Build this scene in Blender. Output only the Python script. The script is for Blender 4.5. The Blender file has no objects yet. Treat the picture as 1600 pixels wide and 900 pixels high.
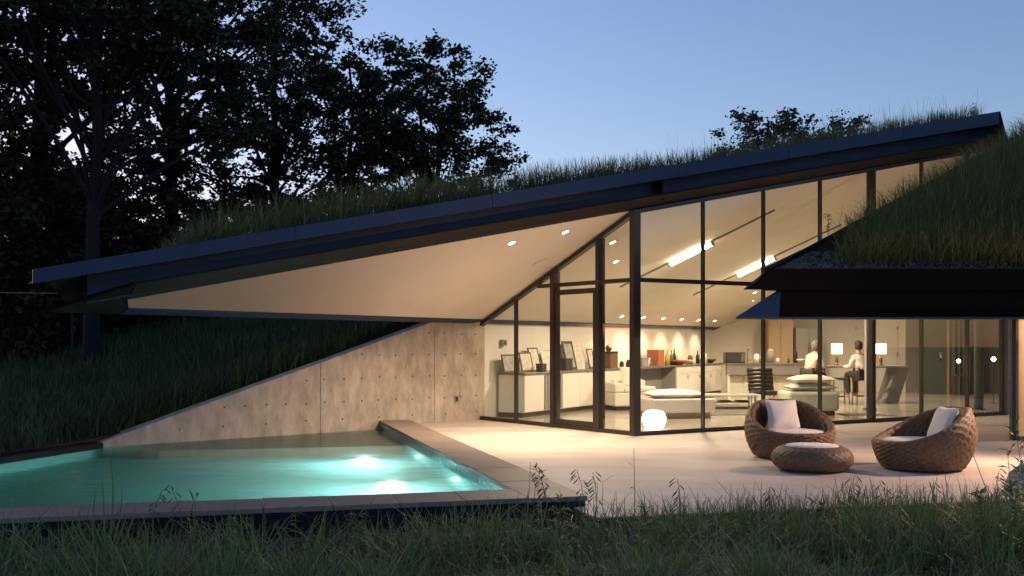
import bpy, math, random
import numpy as np
from mathutils import Vector, Matrix

random.seed(7)
rng = np.random.default_rng(11)
SC = bpy.context.scene
COL = SC.collection

# ------------------------------------------------------------------ camera, sky, exposure
CAM_Z = 1.55
cam_d = bpy.data.cameras.new('camera')
cam_d.sensor_width = 36.0
cam_d.lens = 38.25
cam_d.shift_y = 0.0519
cam_d.clip_start = 0.1
cam_d.clip_end = 3000
cam = bpy.data.objects.new('camera', cam_d)
cam.location = (0, 0, CAM_Z)
cam.rotation_euler = (math.radians(90), 0, 0)
COL.objects.link(cam)
SC.camera = cam

W = bpy.data.worlds.new('World')
SC.world = W
W.use_nodes = True
wn = W.node_tree.nodes
wl = W.node_tree.links
for n in list(wn):
    wn.remove(n)
sky = wn.new('ShaderNodeTexSky')
sky.sky_type = 'NISHITA'
sky.sun_disc = False
sky.sun_elevation = math.radians(6.0)
sky.sun_rotation = math.radians(-44)
sky.altitude = 200
sky.air_density = 1.0
sky.dust_density = 0.35
sky.ozone_density = 5.0
bg = wn.new('ShaderNodeBackground')
bg.inputs['Strength'].default_value = 0.12
wo = wn.new('ShaderNodeOutputWorld')
tint = wn.new('ShaderNodeMix')
tint.data_type = 'RGBA'
tint.blend_type = 'MULTIPLY'
tint.inputs['Factor'].default_value = 1.0
tint.inputs[7].default_value = (2.12, 1.0, .76, 1)      # dusk haze turns the blue towards violet
wl.new(sky.outputs[0], tint.inputs[6])
wl.new(tint.outputs[2], bg.inputs['Color'])
wl.new(bg.outputs[0], wo.inputs['Surface'])

SC.view_settings.view_transform = 'Standard'
SC.view_settings.look = 'None'
SC.view_settings.exposure = 1.5
LK = 1 / 2.83                            # lamp levels below are written for exposure 0
SC.view_settings.gamma = 1.0
SC.render.engine = 'CYCLES'
SC.cycles.use_denoising = True
SC.cycles.max_bounces = 8
SC.cycles.transparent_max_bounces = 12
SC.cycles.sample_clamp_indirect = 6.0
SC.cycles.caustics_refractive = False
SC.cycles.caustics_reflective = False

# ------------------------------------------------------------------ materials
MATS = {}


def mat(name, col, rough=0.6, metal=0.0, var=0.0, scale=6.0, bump=0.0, bscale=40.0, spec=0.5,
        emit=None, estr=0.0, island=0.0, transl=0.0, stretch=None, detail=5.0):
    if name in MATS:
        return MATS[name]
    m = bpy.data.materials.new(name)
    m.use_nodes = True
    nt = m.node_tree
    b = nt.nodes['Principled BSDF']
    b.inputs['Base Color'].default_value = (*col, 1)
    b.inputs['Roughness'].default_value = rough
    b.inputs['Metallic'].default_value = metal
    b.inputs['Specular IOR Level'].default_value = spec
    tc = nt.nodes.new('ShaderNodeTexCoord')
    src = tc.outputs['Object']
    if stretch:
        mp = nt.nodes.new('ShaderNodeMapping')
        mp.inputs['Scale'].default_value = stretch
        nt.links.new(src, mp.inputs['Vector'])
        src = mp.outputs['Vector']
    if var > 0:
        nz = nt.nodes.new('ShaderNodeTexNoise')
        nz.inputs['Scale'].default_value = scale
        nz.inputs['Detail'].default_value = detail
        nz.inputs['Roughness'].default_value = 0.65
        nt.links.new(src, nz.inputs['Vector'])
        rp = nt.nodes.new('ShaderNodeValToRGB')
        rp.color_ramp.elements[0].position = 0.28
        rp.color_ramp.elements[1].position = 0.72
        rp.color_ramp.elements[0].color = (*[c * (1 - var) for c in col], 1)
        rp.color_ramp.elements[1].color = (*[min(1, c * (1 + var)) for c in col], 1)
        nt.links.new(nz.outputs['Fac'], rp.inputs['Fac'])
        nt.links.new(rp.outputs['Color'], b.inputs['Base Color'])
    if island > 0:
        g = nt.nodes.new('ShaderNodeNewGeometry')
        hs = nt.nodes.new('ShaderNodeValToRGB')
        hs.color_ramp.elements[0].color = (*[c * (1 - island) for c in col], 1)
        hs.color_ramp.elements[1].color = (min(1, col[0] * (1 + island * 1.15)), min(1, col[1] * (1 + island)), col[2] * (1 + island * .4), 1)
        nt.links.new(g.outputs['Random Per Island'], hs.inputs['Fac'])
        nt.links.new(hs.outputs['Color'], b.inputs['Base Color'])
    if bump > 0:
        n2 = nt.nodes.new('ShaderNodeTexNoise')
        n2.inputs['Scale'].default_value = bscale
        n2.inputs['Detail'].default_value = 6
        nt.links.new(src, n2.inputs['Vector'])
        bp = nt.nodes.new('ShaderNodeBump')
        bp.inputs['Strength'].default_value = bump
        bp.inputs['Distance'].default_value = 0.02
        nt.links.new(n2.outputs['Fac'], bp.inputs['Height'])
        nt.links.new(bp.outputs['Normal'], b.inputs['Normal'])
    if emit:
        b.inputs['Emission Color'].default_value = (*emit, 1)
        b.inputs['Emission Strength'].default_value = estr * LK
    if transl > 0:
        tr = nt.nodes.new('ShaderNodeBsdfTranslucent')
        tr.inputs['Color'].default_value = (col[0] * 1.3, col[1] * 1.3, col[2] * .8, 1)
        mx = nt.nodes.new('ShaderNodeMixShader')
        mx.inputs[0].default_value = transl
        out = nt.nodes['Material Output']
        nt.links.new(b.outputs[0], mx.inputs[1])
        nt.links.new(tr.outputs[0], mx.inputs[2])
        nt.links.new(mx.outputs[0], out.inputs['Surface'])
    MATS[name] = m
    return m


WARM = (1.0, 0.77, 0.51)
M_steel = mat('dark_blue_steel_paint', (0.012, 0.034, 0.088), .5, 0.0, var=.12, scale=3, bump=.05, bscale=8, spec=.22)
M_brown = mat('weathered_brown_steel', (0.010, 0.0045, 0.003), .75, 0.0, var=.2, scale=4, spec=.2)
M_eave = mat('brown_black_eave_steel', (0.004, 0.0022, 0.002), .8, 0, var=.3, scale=3, spec=.12)
M_flash = mat('grey_flashing', (0.012, 0.018, 0.026), .6, 0, spec=.2)
M_soffit = mat('cream_plaster_ceiling', (0.74, 0.67, 0.585), .85, var=.03, scale=1.5)
M_frame = mat('bronze_window_frame', (0.045, 0.040, 0.036), .38, .5)
M_terrace = mat('terrace_concrete', (0.54, 0.45, 0.39), .6, var=.22, scale=.9, bump=.18, bscale=22, stretch=(.5, 1.7, 1), detail=9)
M_floor = mat('polished_concrete_floor', (0.40, 0.37, 0.32), .16, var=.10, scale=1.1)
M_wall = mat('white_plaster_wall', (0.78, 0.74, 0.67), .8, var=.02, scale=2)
M_cab = mat('white_lacquer_cabinet', (0.76, 0.73, 0.67), .4)
M_counter = mat('grey_stone_counter', (0.16, 0.15, 0.13), .3, var=.2, scale=20)
M_grey = mat('grey_painted_wall', (0.26, 0.25, 0.24), .7, var=.06)
M_wood = mat('walnut_wood', (0.16, 0.075, 0.035), .45, var=.3, scale=4, stretch=(1, 1, 12))
M_black = mat('black_plastic', (0.012, 0.012, 0.012), .4)
M_darkfab = mat('dark_grey_fabric', (0.035, 0.035, 0.035), .9)
M_white = mat('white_fabric', (0.74, 0.70, 0.64), .9, var=.05, scale=8, bump=.15, bscale=60)
M_sage = mat('pale_sage_fabric', (0.50, 0.53, 0.46), .9, var=.06, scale=6, bump=.15, bscale=60)
M_cush = mat('pinkish_white_cushion', (0.80, 0.70, 0.62), .9, var=.05, scale=7, bump=.25, bscale=50)
M_chrome = mat('brushed_steel', (0.55, 0.53, 0.5), .25, 1.0)
M_copper = mat('bronze_tube', (0.22, 0.12, 0.06), .35, .8)
M_stem = mat('dry_stem', (0.10, 0.085, 0.035), .8)
M_bark = mat('dark_bark', (0.007, 0.007, 0.009), .9, var=.4, scale=9, bump=.8, bscale=18, stretch=(1, 1, .25))
M_leaf = mat('oak_leaf', (0.022, 0.035, 0.020), .6, island=.7, transl=.12, spec=.25)
M_leaf2 = mat('far_tree_leaf', (0.026, 0.038, 0.028), .6, island=.4, transl=.2)
M_grass = mat('wild_grass_blade', (0.10, 0.135, 0.07), .6, island=.65, transl=.25)
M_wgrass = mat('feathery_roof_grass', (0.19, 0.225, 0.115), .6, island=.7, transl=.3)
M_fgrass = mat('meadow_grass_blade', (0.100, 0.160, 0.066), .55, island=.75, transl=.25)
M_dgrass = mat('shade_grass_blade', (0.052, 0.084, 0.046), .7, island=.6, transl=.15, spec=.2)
M_straw = mat('dry_straw_blade', (0.15, 0.12, 0.06), .8, island=.35, transl=.2)
M_soil = mat('dark_soil', (0.010, 0.009, 0.007), .95, var=.4, scale=6, bump=.6, bscale=20)
M_mulch = mat('pale_mulch', (0.13, 0.105, 0.10), .95, var=.5, scale=18, bump=.9, bscale=50)
M_gravel = mat('grey_gravel', (0.10, 0.10, 0.105), .85, island=.6)
M_stone = mat('brown_coping_stone', (0.23, 0.17, 0.135), .6, var=.16, scale=2.2, bump=.1, bscale=25)
M_poolface = mat('dark_basalt_facing', (0.009, 0.010, 0.015), .5, var=.25, scale=3, spec=.2)
M_plaster = mat('aqua_pool_plaster', (0.30, 0.54, 0.525), .8, var=.10, scale=.8)
M_tile = mat('blue_glass_tile', (0.04, 0.20, 0.22), .2, var=.35, scale=14)
M_rock = mat('limestone_boulder', (0.32, 0.27, 0.24), .85, var=.25, scale=3, bump=.6, bscale=9)
M_skin = mat('skin', (0.45, 0.25, 0.17), .5)
M_hair = mat('dark_hair', (0.03, 0.02, 0.015), .6)
M_ghair = mat('grey_hair', (0.13, 0.11, 0.09), .7)
M_shirt = mat('white_shirt', (0.72, 0.69, 0.64), .85)
M_gshirt = mat('light_grey_shirt', (0.42, 0.40, 0.36), .85)
M_trous = mat('dark_trousers', (0.03, 0.028, 0.026), .85)
M_curt = mat('sage_curtain', (0.10, 0.125, 0.10), .85, var=.1, scale=3)
M_tan = mat('tan_plaster', (0.42, 0.30, 0.19), .8, var=.06)
M_block = mat('violet_grey_block', (0.20, 0.19, 0.22), .85, var=.12, scale=6, bump=.3, bscale=20)
M_rug = mat('dark_rug', (0.12, 0.11, 0.10), .95)
M_orange = mat('terracotta_box', (0.42, 0.13, 0.06), .7)
M_yellow = mat('yellow_glaze', (0.55, 0.38, 0.04), .4)
M_green = mat('green_glaze', (0.10, 0.16, 0.07), .3)
M_photo = mat('faded_print', (0.33, 0.31, 0.27), .5, var=.5, scale=7)
M_photo2 = mat('pale_print', (0.60, 0.57, 0.50), .5, var=.3, scale=9)
M_hole = mat('tie_hole_shadow', (0.14, 0.118, 0.098), .95)
M_petal = mat('yellow_petal', (0.55, 0.30, 0.03), .6)
M_glow = mat('lamp_glow', (0.9, 0.85, 0.75), .5, emit=(1, .80, .55), estr=26)
M_globe = mat('globe_glow', (0.9, 0.88, 0.8), .4, emit=(1, .84, .62), estr=7)
M_shade = mat('lit_lamp_shade', (0.9, 0.87, 0.8), .7, emit=(1, .83, .58), estr=5)
M_tube = mat('tube_glow', (0.9, 0.88, 0.8), .4, emit=(1, .84, .58), estr=30)
M_poolglow = mat('pool_lamp_glow', (0.9, 0.95, 0.95), .4, emit=(.75, 1, .95), estr=7)


def concrete_mat():
    m = mat('board_marked_concrete', (0.58, 0.475, 0.38), .8, var=.24, scale=4.5, bump=.5, bscale=14, stretch=(1, 1, .6))
    nt = m.node_tree
    b = nt.nodes['Principled BSDF']
    base = b.inputs['Base Color'].links[0].from_socket
    tc = nt.nodes.new('ShaderNodeTexCoord')
    # rough spots and vertical streaks that belong to the cast surface
    mp = nt.nodes.new('ShaderNodeMapping')
    mp.inputs['Scale'].default_value = (4, 4, 1.2)
    nt.links.new(tc.outputs['Object'], mp.inputs['Vector'])
    nz = nt.nodes.new('ShaderNodeTexNoise')
    nz.inputs['Scale'].default_value = 1.6
    nz.inputs['Detail'].default_value = 8
    nt.links.new(mp.outputs[0], nz.inputs['Vector'])
    rp = nt.nodes.new('ShaderNodeValToRGB')
    rp.color_ramp.elements[0].position = .36
    rp.color_ramp.elements[0].color = (.62, .58, .52, 1)
    rp.color_ramp.elements[1].position = .62
    rp.color_ramp.elements[1].color = (1.08, 1.06, 1.02, 1)
    nt.links.new(nz.outputs['Fac'], rp.inputs['Fac'])
    mx = nt.nodes.new('ShaderNodeMix')
    mx.data_type = 'RGBA'
    mx.blend_type = 'MULTIPLY'
    mx.inputs['Factor'].default_value = .5
    nt.links.new(base, mx.inputs[6])
    nt.links.new(rp.outputs[0], mx.inputs[7])
    nt.links.new(mx.outputs[2], b.inputs['Base Color'])
    return m


M_conc = concrete_mat()


def glass_mat(name, tint, refl=1.0, rough=0.0):
    m = bpy.data.materials.new(name)
    m.use_nodes = True
    nt = m.node_tree
    for n in list(nt.nodes):
        nt.nodes.remove(n)
    out = nt.nodes.new('ShaderNodeOutputMaterial')
    tr = nt.nodes.new('ShaderNodeBsdfTransparent')
    tr.inputs[0].default_value = (*tint, 1)
    gl = nt.nodes.new('ShaderNodeBsdfGlossy')
    gl.inputs['Roughness'].default_value = rough
    lw = nt.nodes.new('ShaderNodeLayerWeight')
    lw.inputs['Blend'].default_value = .5
    pw_ = nt.nodes.new('ShaderNodeMath')
    pw_.operation = 'POWER'
    pw_.inputs[1].default_value = 5
    nt.links.new(lw.outputs['Facing'], pw_.inputs[0])
    mul = nt.nodes.new('ShaderNodeMath')        # Schlick, the same from both sides of the pane
    mul.operation = 'MULTIPLY_ADD'
    mul.inputs[1].default_value = .9
    mul.inputs[2].default_value = .045 * refl
    mx = nt.nodes.new('ShaderNodeMixShader')
    nt.links.new(pw_.outputs[0], mul.inputs[0])
    nt.links.new(mul.outputs[0], mx.inputs[0])
    nt.links.new(tr.outputs[0], mx.inputs[1])
    nt.links.new(gl.outputs[0], mx.inputs[2])
    nt.links.new(mx.outputs[0], out.inputs['Surface'])
    MATS[name] = m
    return m


M_glass = glass_mat('clear_window_glass', (.93, .94, .91), 2.1)


def water_mat():
    m = bpy.data.materials.new('pool_water')
    m.use_nodes = True
    nt = m.node_tree
    for n in list(nt.nodes):
        nt.nodes.remove(n)
    out = nt.nodes.new('ShaderNodeOutputMaterial')
    g = nt.nodes.new('ShaderNodeBsdfGlass')
    g.inputs['Color'].default_value = (.80, .98, .96, 1)
    g.inputs['IOR'].default_value = 1.33
    g.inputs['Roughness'].default_value = .2
    tc = nt.nodes.new('ShaderNodeTexCoord')
    mp = nt.nodes.new('ShaderNodeMapping')
    mp.inputs['Scale'].default_value = (.6, 2.2, 1)
    nt.links.new(tc.outputs['Object'], mp.inputs['Vector'])
    nz = nt.nodes.new('ShaderNodeTexNoise')
    nz.inputs['Scale'].default_value = 1.5
    nz.inputs['Detail'].default_value = 3
    nt.links.new(mp.outputs[0], nz.inputs['Vector'])
    bp = nt.nodes.new('ShaderNodeBump')
    bp.inputs['Strength'].default_value = .35
    bp.inputs['Distance'].default_value = .05
    nt.links.new(nz.outputs['Fac'], bp.inputs['Height'])
    nt.links.new(bp.outputs['Normal'], g.inputs['Normal'])
    nt.links.new(g.outputs[0], out.inputs['Surface'])
    return m


M_water = water_mat()


def wicker_mat():
    m = mat('brown_wicker', (0.155, 0.085, 0.042), .6, var=.4, scale=26, bump=.3, bscale=90)
    return m


M_wicker = wicker_mat()

# ------------------------------------------------------------------ mesh helpers
ORG = {}


def tag(o, label, cat=None, group=None, kind=None):
    o['label'] = label
    if cat:
        o['category'] = cat
    if group:
        o['group'] = group
    if kind:
        o['kind'] = kind
    return o


def thing(name, label, cat, loc, group=None):
    o = bpy.data.objects.new(name, None)
    o.empty_display_size = .1
    COL.objects.link(o)
    o.location = loc
    ORG[o] = Vector(loc)
    return tag(o, label, cat, group)


def frame_of(p, xdir, ydir=None):
    """matrix: local x along xdir (plan), y 90 degrees left of it unless given, z up"""
    x = Vector((xdir[0], xdir[1], 0)).normalized()
    y = Vector((-x.y, x.x, 0)) if ydir is None else Vector((ydir[0], ydir[1], 0)).normalized()
    M = Matrix.Identity(4)
    for i in range(3):
        M[i][0] = x[i]
        M[i][1] = y[i]
        M[i][3] = p[i]
    return M


class MB:
    def __init__(s):
        s.v = []
        s.f = []
        s.smooth = False

    def add(s, vs, fs, M=None):
        b = len(s.v)
        for p in vs:
            s.v.append(tuple(M @ Vector(p)) if M is not None else tuple(p))
        for f in fs:
            s.f.append(tuple(b + i for i in f))
        return s

    def box(s, x0, x1, y0, y1, z0, z1, M=None):
        vs = [(x0, y0, z0), (x1, y0, z0), (x1, y1, z0), (x0, y1, z0), (x0, y0, z1), (x1, y0, z1), (x1, y1, z1), (x0, y1, z1)]
        return s.add(vs, [(0, 3, 2, 1), (4, 5, 6, 7), (0, 1, 5, 4), (1, 2, 6, 5), (2, 3, 7, 6), (3, 0, 4, 7)], M)

    def hexa(s, a, b):
        """a, b: two loops of equal length (bottom, top)"""
        n = len(a)
        fs = [tuple(range(n - 1, -1, -1)), tuple(range(n, 2 * n))]
        for i in range(n):
            j = (i + 1) % n
            fs.append((i, j, n + j, n + i))
        return s.add(list(a) + list(b), fs)

    def prism(s, poly, z0, z1):
        return s.hexa([(p[0], p[1], z0) for p in poly], [(p[0], p[1], z1) for p in poly])

    def tube(s, pts, rad, n=8, caps=True):
        pts = [Vector(p) for p in pts]
        if not hasattr(rad, '__len__'):
            rad = [rad] * len(pts)
        vs = []
        prev = None
        for i, p in enumerate(pts):
            t = (pts[min(i + 1, len(pts) - 1)] - pts[max(i - 1, 0)]).normalized()
            u = prev if prev is not None else Vector((0, 0, 1)) if abs(t.z) < .9 else Vector((1, 0, 0))
            a = (u - t * u.dot(t))
            if a.length < 1e-5:
                a = t.orthogonal()
            a.normalize()
            prev = a
            b = t.cross(a)
            for k in range(n):
                an = 2 * math.pi * k / n
                vs.append(p + (a * math.cos(an) + b * math.sin(an)) * rad[i])
        fs = []
        for i in range(len(pts) - 1):
            for k in range(n):
                k2 = (k + 1) % n
                fs.append((i * n + k, i * n + k2, (i + 1) * n + k2, (i + 1) * n + k))
        if caps:
            fs.append(tuple(range(n - 1, -1, -1)))
            fs.append(tuple((len(pts) - 1) * n + k for k in range(n)))
        return s.add(vs, fs)

    def lathe(s, prof, n=24, c=(0, 0, 0), M=None):
        vs = []
        for r, z in prof:
            for k in range(n):
                a = 2 * math.pi * k / n
                vs.append((c[0] + r * math.cos(a), c[1] + r * math.sin(a), c[2] + z))
        fs = []
        for i in range(len(prof) - 1):
            for k in range(n):
                k2 = (k + 1) % n
                fs.append((i * n + k, i * n + k2, (i + 1) * n + k2, (i + 1) * n + k))
        if prof[0][0] > 1e-4:
            fs.append(tuple(range(n - 1, -1, -1)))
        if prof[-1][0] > 1e-4:
            fs.append(tuple((len(prof) - 1) * n + k for k in range(n)))
        return s.add(vs, fs, M)

    def build(s, name, m, parent=None, smooth=False, bevel=0.0, subsurf=0):
        v = np.array(s.v, dtype=float)
        if parent is not None:
            o0 = ORG[parent]
        else:
            lo, hi = v.min(0), v.max(0)
            o0 = Vector(((lo[0] + hi[0]) / 2, (lo[1] + hi[1]) / 2, lo[2]))
        me = bpy.data.meshes.new(name)
        me.from_pydata([(p[0] - o0.x, p[1] - o0.y, p[2] - o0.z) for p in s.v], [], s.f)
        me.materials.append(m)
        if smooth:
            me.polygons.foreach_set('use_smooth', [True] * len(me.polygons))
        o = bpy.data.objects.new(name, me)
        COL.objects.link(o)
        ORG[o] = o0.copy()
        if parent is not None:
            o.parent = parent
        else:
            o.location = o0
        if bevel > 0:
            b = o.modifiers.new('bevel', 'BEVEL')
            b.width = bevel
            b.segments = 2
            b.limit_method = 'ANGLE'
        if subsurf:
            b = o.modifiers.new('subsurf', 'SUBSURF')
            b.levels = subsurf
            b.render_levels = subsurf
        return o


def np_mesh(name, V, F, m, parent=None, kind=None, loc=(0, 0, 0), smooth=False):
    """V (N,3) float, F list of index arrays of shape (k, n) with n corners"""
    me = bpy.data.meshes.new(name)
    me.vertices.add(len(V))
    me.vertices.foreach_set('co', (V - np.array(loc)).astype(np.float32).ravel())
    tot = np.concatenate([f.ravel() for f in F])
    lens = np.concatenate([np.full(len(f), f.shape[1]) for f in F])
    me.loops.add(len(tot))
    me.loops.foreach_set('vertex_index', tot.astype(np.int32))
    me.polygons.add(len(lens))
    st = np.concatenate([[0], np.cumsum(lens)[:-1]])
    me.polygons.foreach_set('loop_start', st.astype(np.int32))
    me.update(calc_edges=True)
    me.validate()
    mm = m if isinstance(m, (list, tuple)) else [m]
    for x in mm:
        me.materials.append(x)
    if smooth:
        me.polygons.foreach_set('use_smooth', [True] * len(me.polygons))
    o = bpy.data.objects.new(name, me)
    COL.objects.link(o)
    if parent is not None:
        o.parent = parent
    else:
        o.location = loc
    if kind:
        o['kind'] = kind
    return o


def structure(name, mb, m, label=None, **kw):
    o = mb.build(name, m, **kw)
    o['kind'] = 'structure'
    if label:
        o['label'] = label
    return o


def lamp(name, kind, loc, power, color=WARM, parent=None, size=.1, target=None, spot=None, blend=.6):
    l = bpy.data.lights.new(name, kind)
    l.energy = power * LK
    l.color = color
    if kind == 'AREA':
        l.shape = 'DISK'
        l.size = size
    else:
        l.shadow_soft_size = size
    if kind == 'SPOT':
        l.spot_size = math.radians(spot or 90)
        l.spot_blend = blend
    o = bpy.data.objects.new(name, l)
    COL.objects.link(o)
    p = Vector(loc)
    if parent is not None:
        o.parent = parent
        o.location = p - ORG[parent]
    else:
        o.location = p
    if target is not None:
        o.rotation_euler = (Vector(target) - p).to_track_quat('-Z', 'Y').to_euler()
    return o


# ------------------------------------------------------------------ plan of the place (metres, terrace = 0)
V2 = lambda x, y: Vector((x, y))
C = V2(2.01, 17.80)                     # glass corner
d = V2(.852, .524).normalized()         # along the long glass front and the roof's front edge
nO = V2(d.y, -d.x)                      # outwards (towards the terrace)
Lp = V2(-.66, 21.60)                    # end of the short glass front
mdir = (Lp - C).normalized()
nM = V2(-mdir.y, mdir.x)                # outwards from the short front
if nM.y > 0:
    nM = -nM
e = V2(.504, .864).normalized()         # the low back edge of the roof, level
nE = V2(e.y, -e.x)                      # from the kitchen wall into the room
T = C + d * -8.96                       # roof tip
SL = .203


def soff(p):
    """height of the soffit / ceiling plane above plan point p"""
    k = SL / (nE.dot(d))
    return 3.73 + k * (Vector((p[0], p[1])) - C).dot(nE)


A = V2(-6.2, 16.5)                      # low end of the concrete wing wall
B = V2(-.70, 21.45)                     # high end
wdir = (B - A).normalized()
WL = (B - A).length
nW = V2(-wdir.y, wdir.x)                # behind the wall
WATER = -.05
COP = .10
pc_in = V2(.013, 10.67)                 # pool corner, inner edge of coping
pc_out = V2(.713, 10.19)
fdir = V2(.967, .255).normalized()      # pool front, to the right
rdir = V2(-fdir.y, fdir.x)              # pool right side, going back
pool_bl = A.copy()
pool_fl = V2(-8.25, pc_in.y + (-8.25 - pc_in.x) * fdir.y / fdir.x)
pool_br = pc_in + rdir * 9.42
F0 = V2(.735, 9.56)                      # terrace front-left corner

# ------------------------------------------------------------------ ground
def front_h(x, y):
    q = (Vector((x, y)) - F0).dot(V2(-rdir.x, -rdir.y))      # metres in front of the terrace line
    h = -.17 + .045 * max(0, q - .6) + .03 * math.sin(x * 1.7 + y) * min(1, max(0, q))
    return h


def build_front_ground():
    qs = [-.62, 0, .4, .8, 1.3, 2, 3, 4.5, 6.5, 9, 13, 20, 40]
    xs = [-60, -40, -25, -18] + list(np.linspace(-13, 13, 53)) + [18, 25, 40, 60]
    vs, fs = [], []
    for q in qs:
        for x in xs:
            p = F0 + fdir * x - rdir * q
            z = front_h(p.x, p.y)
            vs.append((p.x, p.y, z))
    n = len(xs)
    for j in range(len(qs) - 1):
        for i in range(n - 1):
            fs.append((j * n + i + 1, j * n + i, (j + 1) * n + i, (j + 1) * n + i + 1))
    structure('ground', MB().add(vs, fs), M_soil, smooth=True)


build_front_ground()
far = MB().add([(-900, -300, -3.2), (900, -300, -3.2), (900, 1500, -3.2), (-900, 1500, -3.2)], [(0, 1, 2, 3)])
structure('terrain', far, M_soil)

# grassed bank behind the pool and the wing wall (a sheet that starts under them and runs back)
bank_line = [(-12.5, -8, 0.0), (-9.7, 3.0, -.1), (-8.45, 8.3, -.02), (-7.35, 12.4, .02), (-6.42, 16.3, .06)]
for t in (.1, .2, .3, .45, .6, .75, .86, 1.0):
    p = A + wdir * (WL * t) + nW * .26
    bank_line.append((p.x, p.y, min(1.92, 2.27 * t * 1.0) - .05))
for s_ in (1.5, 4, 8, 13, 20, 30):
    p = Lp + e * s_ - nE * .5
    bank_line.append((p.x, p.y, 1.95 + .03 * s_))


def bank_dir(i):
    a = Vector(bank_line[max(0, i - 1)][:2])
    b = Vector(bank_line[min(len(bank_line) - 1, i + 1)][:2])
    t = (b - a).normalized()
    return V2(-t.y, t.x)


BQ = [0, .4, .9, 1.6, 2.6, 4, 6, 9, 13, 19, 28, 45, 80]


def bank_pt(i, q):
    x, y, b = bank_line[i]
    n = bank_dir(i)
    if i >= 5:
        n = (n * max(0, 1 - q / 12) + V2(-.72, .69) * min(1, q / 12)).normalized()
    f = min(1, q / 11.0)
    f = f * f * (3 - 2 * f)
    n0 = len(bank_line)
    tgt = .45 if i < 7 else .45 + (i - 7) / (n0 - 8) * 2.6
    z = b * (1 - f) + tgt * f + .10 * math.sin(q * .9 + i * 1.3) * min(1, q / 2) + max(0, q - 11) * .012
    return Vector((x + n.x * q, y + n.y * q, z))


vs, fs = [], []
for i in range(len(bank_line)):
    for q in BQ:
        vs.append(bank_pt(i, q))
nb = len(BQ)
for i in range(len(bank_line) - 1):
    for j in range(nb - 1):
        fs.append((i * nb + j, (i + 1) * nb + j, (i + 1) * nb + j + 1, i * nb + j + 1))
bank = structure('bank', MB().add(vs, fs), M_soil, smooth=True)
# flip if needed is not important for a two sided soil sheet

# mulch path across the bank
pm = MB()
pv = []
for k in range(9):
    t = k / 8
    i0 = 2.2 + t * 4.6
    for w in (0, .5, 1):
        q = 5.0 + t * 5.0 + w * (4.6 + 2 * t)
        i = int(i0)
        fr = i0 - i
        p = bank_pt(i, q) * (1 - fr) + bank_pt(i + 1, q) * fr
        pv.append((p.x, p.y, p.z + .10))
pf = [(k * 3 + j, (k + 1) * 3 + j, (k + 1) * 3 + j + 1, k * 3 + j + 1) for k in range(8) for j in range(2)]
pm.add(pv, pf)
structure('path', pm, M_mulch, smooth=True)

# ------------------------------------------------------------------ terrace slab
ter = [F0, F0 + fdir * 16, V2(18, 37), V2(-1.2, 37), Lp + V2(-.6, .6), A + wdir * (WL * .80) + nW * .1, pc_out + rdir * 9.6 + V2(-.1, 0), pc_out + V2(-.03, 0) , F0 + rdir * .62]
tm = MB().prism(ter, -.5, 0)
structure('terrace', tm, M_terrace)
edge = MB()
Mx = frame_of((F0.x, F0.y, 0), fdir)
edge.box(-.03, 15.9, -.03, -.002, -.4, -.012, Mx)
edge.box(-.03, -.002, -.002, .60, -.4, -.012, Mx)
structure('terrace_edge', edge, M_brown)

# ------------------------------------------------------------------ pool
shell = MB()
inner = [pc_in, pool_br, pool_bl, pool_fl]


def poolwall(mb, a, b, out, z0, z1):
    mb.prism([a, b, b + out, a + out], z0, z1)


pool = thing('swimming_pool', 'lit turquoise swimming pool with tapering plan beside the terrace', 'pool', (-3, 12, -1.45))
mbp = MB()
mbp.prism([V2(pc_in.x + .3, pc_in.y - .2), pool_br + V2(.3, .5), pool_bl + V2(-.2, .4), pool_fl + V2(-.4, -.3)], -1.5, -1.30)
mbp.build('pool_floor', M_plaster, pool)
pw = MB()
poolwall(pw, pc_in, pool_br, -fdir * -.25, -1.30, -.22)
poolwall(pw, pool_br, pool_bl, nW * .2, -1.30, -.22)
poolwall(pw, pool_bl, pool_fl, V2(-.25, .05), -1.30, -.22)
poolwall(pw, pool_fl, pc_in, -rdir * .25, -1.30, -.22)
pw.build('pool_wall', M_plaster, pool)
pt = MB()
poolwall(pt, pc_in, pool_br, fdir * .25, -.22, COP - .045)
poolwall(pt, pool_fl, pc_in, -rdir * .25, -.22, COP - .045)
pt.build('waterline_tile', M_tile, pool)
pe = MB()
poolwall(pe, pool_bl + V2(.02, -.05), pool_fl, V2(-.32, .08), -.22, .015)
pe.build('pool_edge', M_poolface, pool)
wb = MB().add([(p.x, p.y, WATER) for p in inner], [(0, 1, 2, 3)])
wb.build('water', M_water, pool)
sh = [pool_br - rdir * 2.9 - fdir * .01, pool_br - fdir * .01, pool_br + (pool_bl - pool_br) * .88 , pool_br + (pool_bl - pool_br) * .88 + V2(.5, -.75)]
MB().prism(sh, -1.29, -.30).build('added_stone_shelf', M_stone, pool)  # ledge added to hold back the pool light and darken the rear water
# facing of the front and the short return on the right
fc = MB()
Mf = frame_of((pc_out.x, pc_out.y, 0), fdir)
fc.box(-9.4, -.02, .02, .38, -.6, COP - .045, Mf)
fc.box(-.31, -.02, .38, 10.6, -.3, COP - .045, Mf)
fc.build('front_facing', M_poolface, pool)
# coping tiles, each one by itself
TILE = {}


def coping_tile(x0, x1, y0, y1, dz):
    mb = MB().box(x0 + .003, x1 - .003, y0 + .003, y1 - .003, COP - .045, COP + dz, Mf)
    return mb.build('coping_tile', M_stone, pool, bevel=.004)


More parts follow.
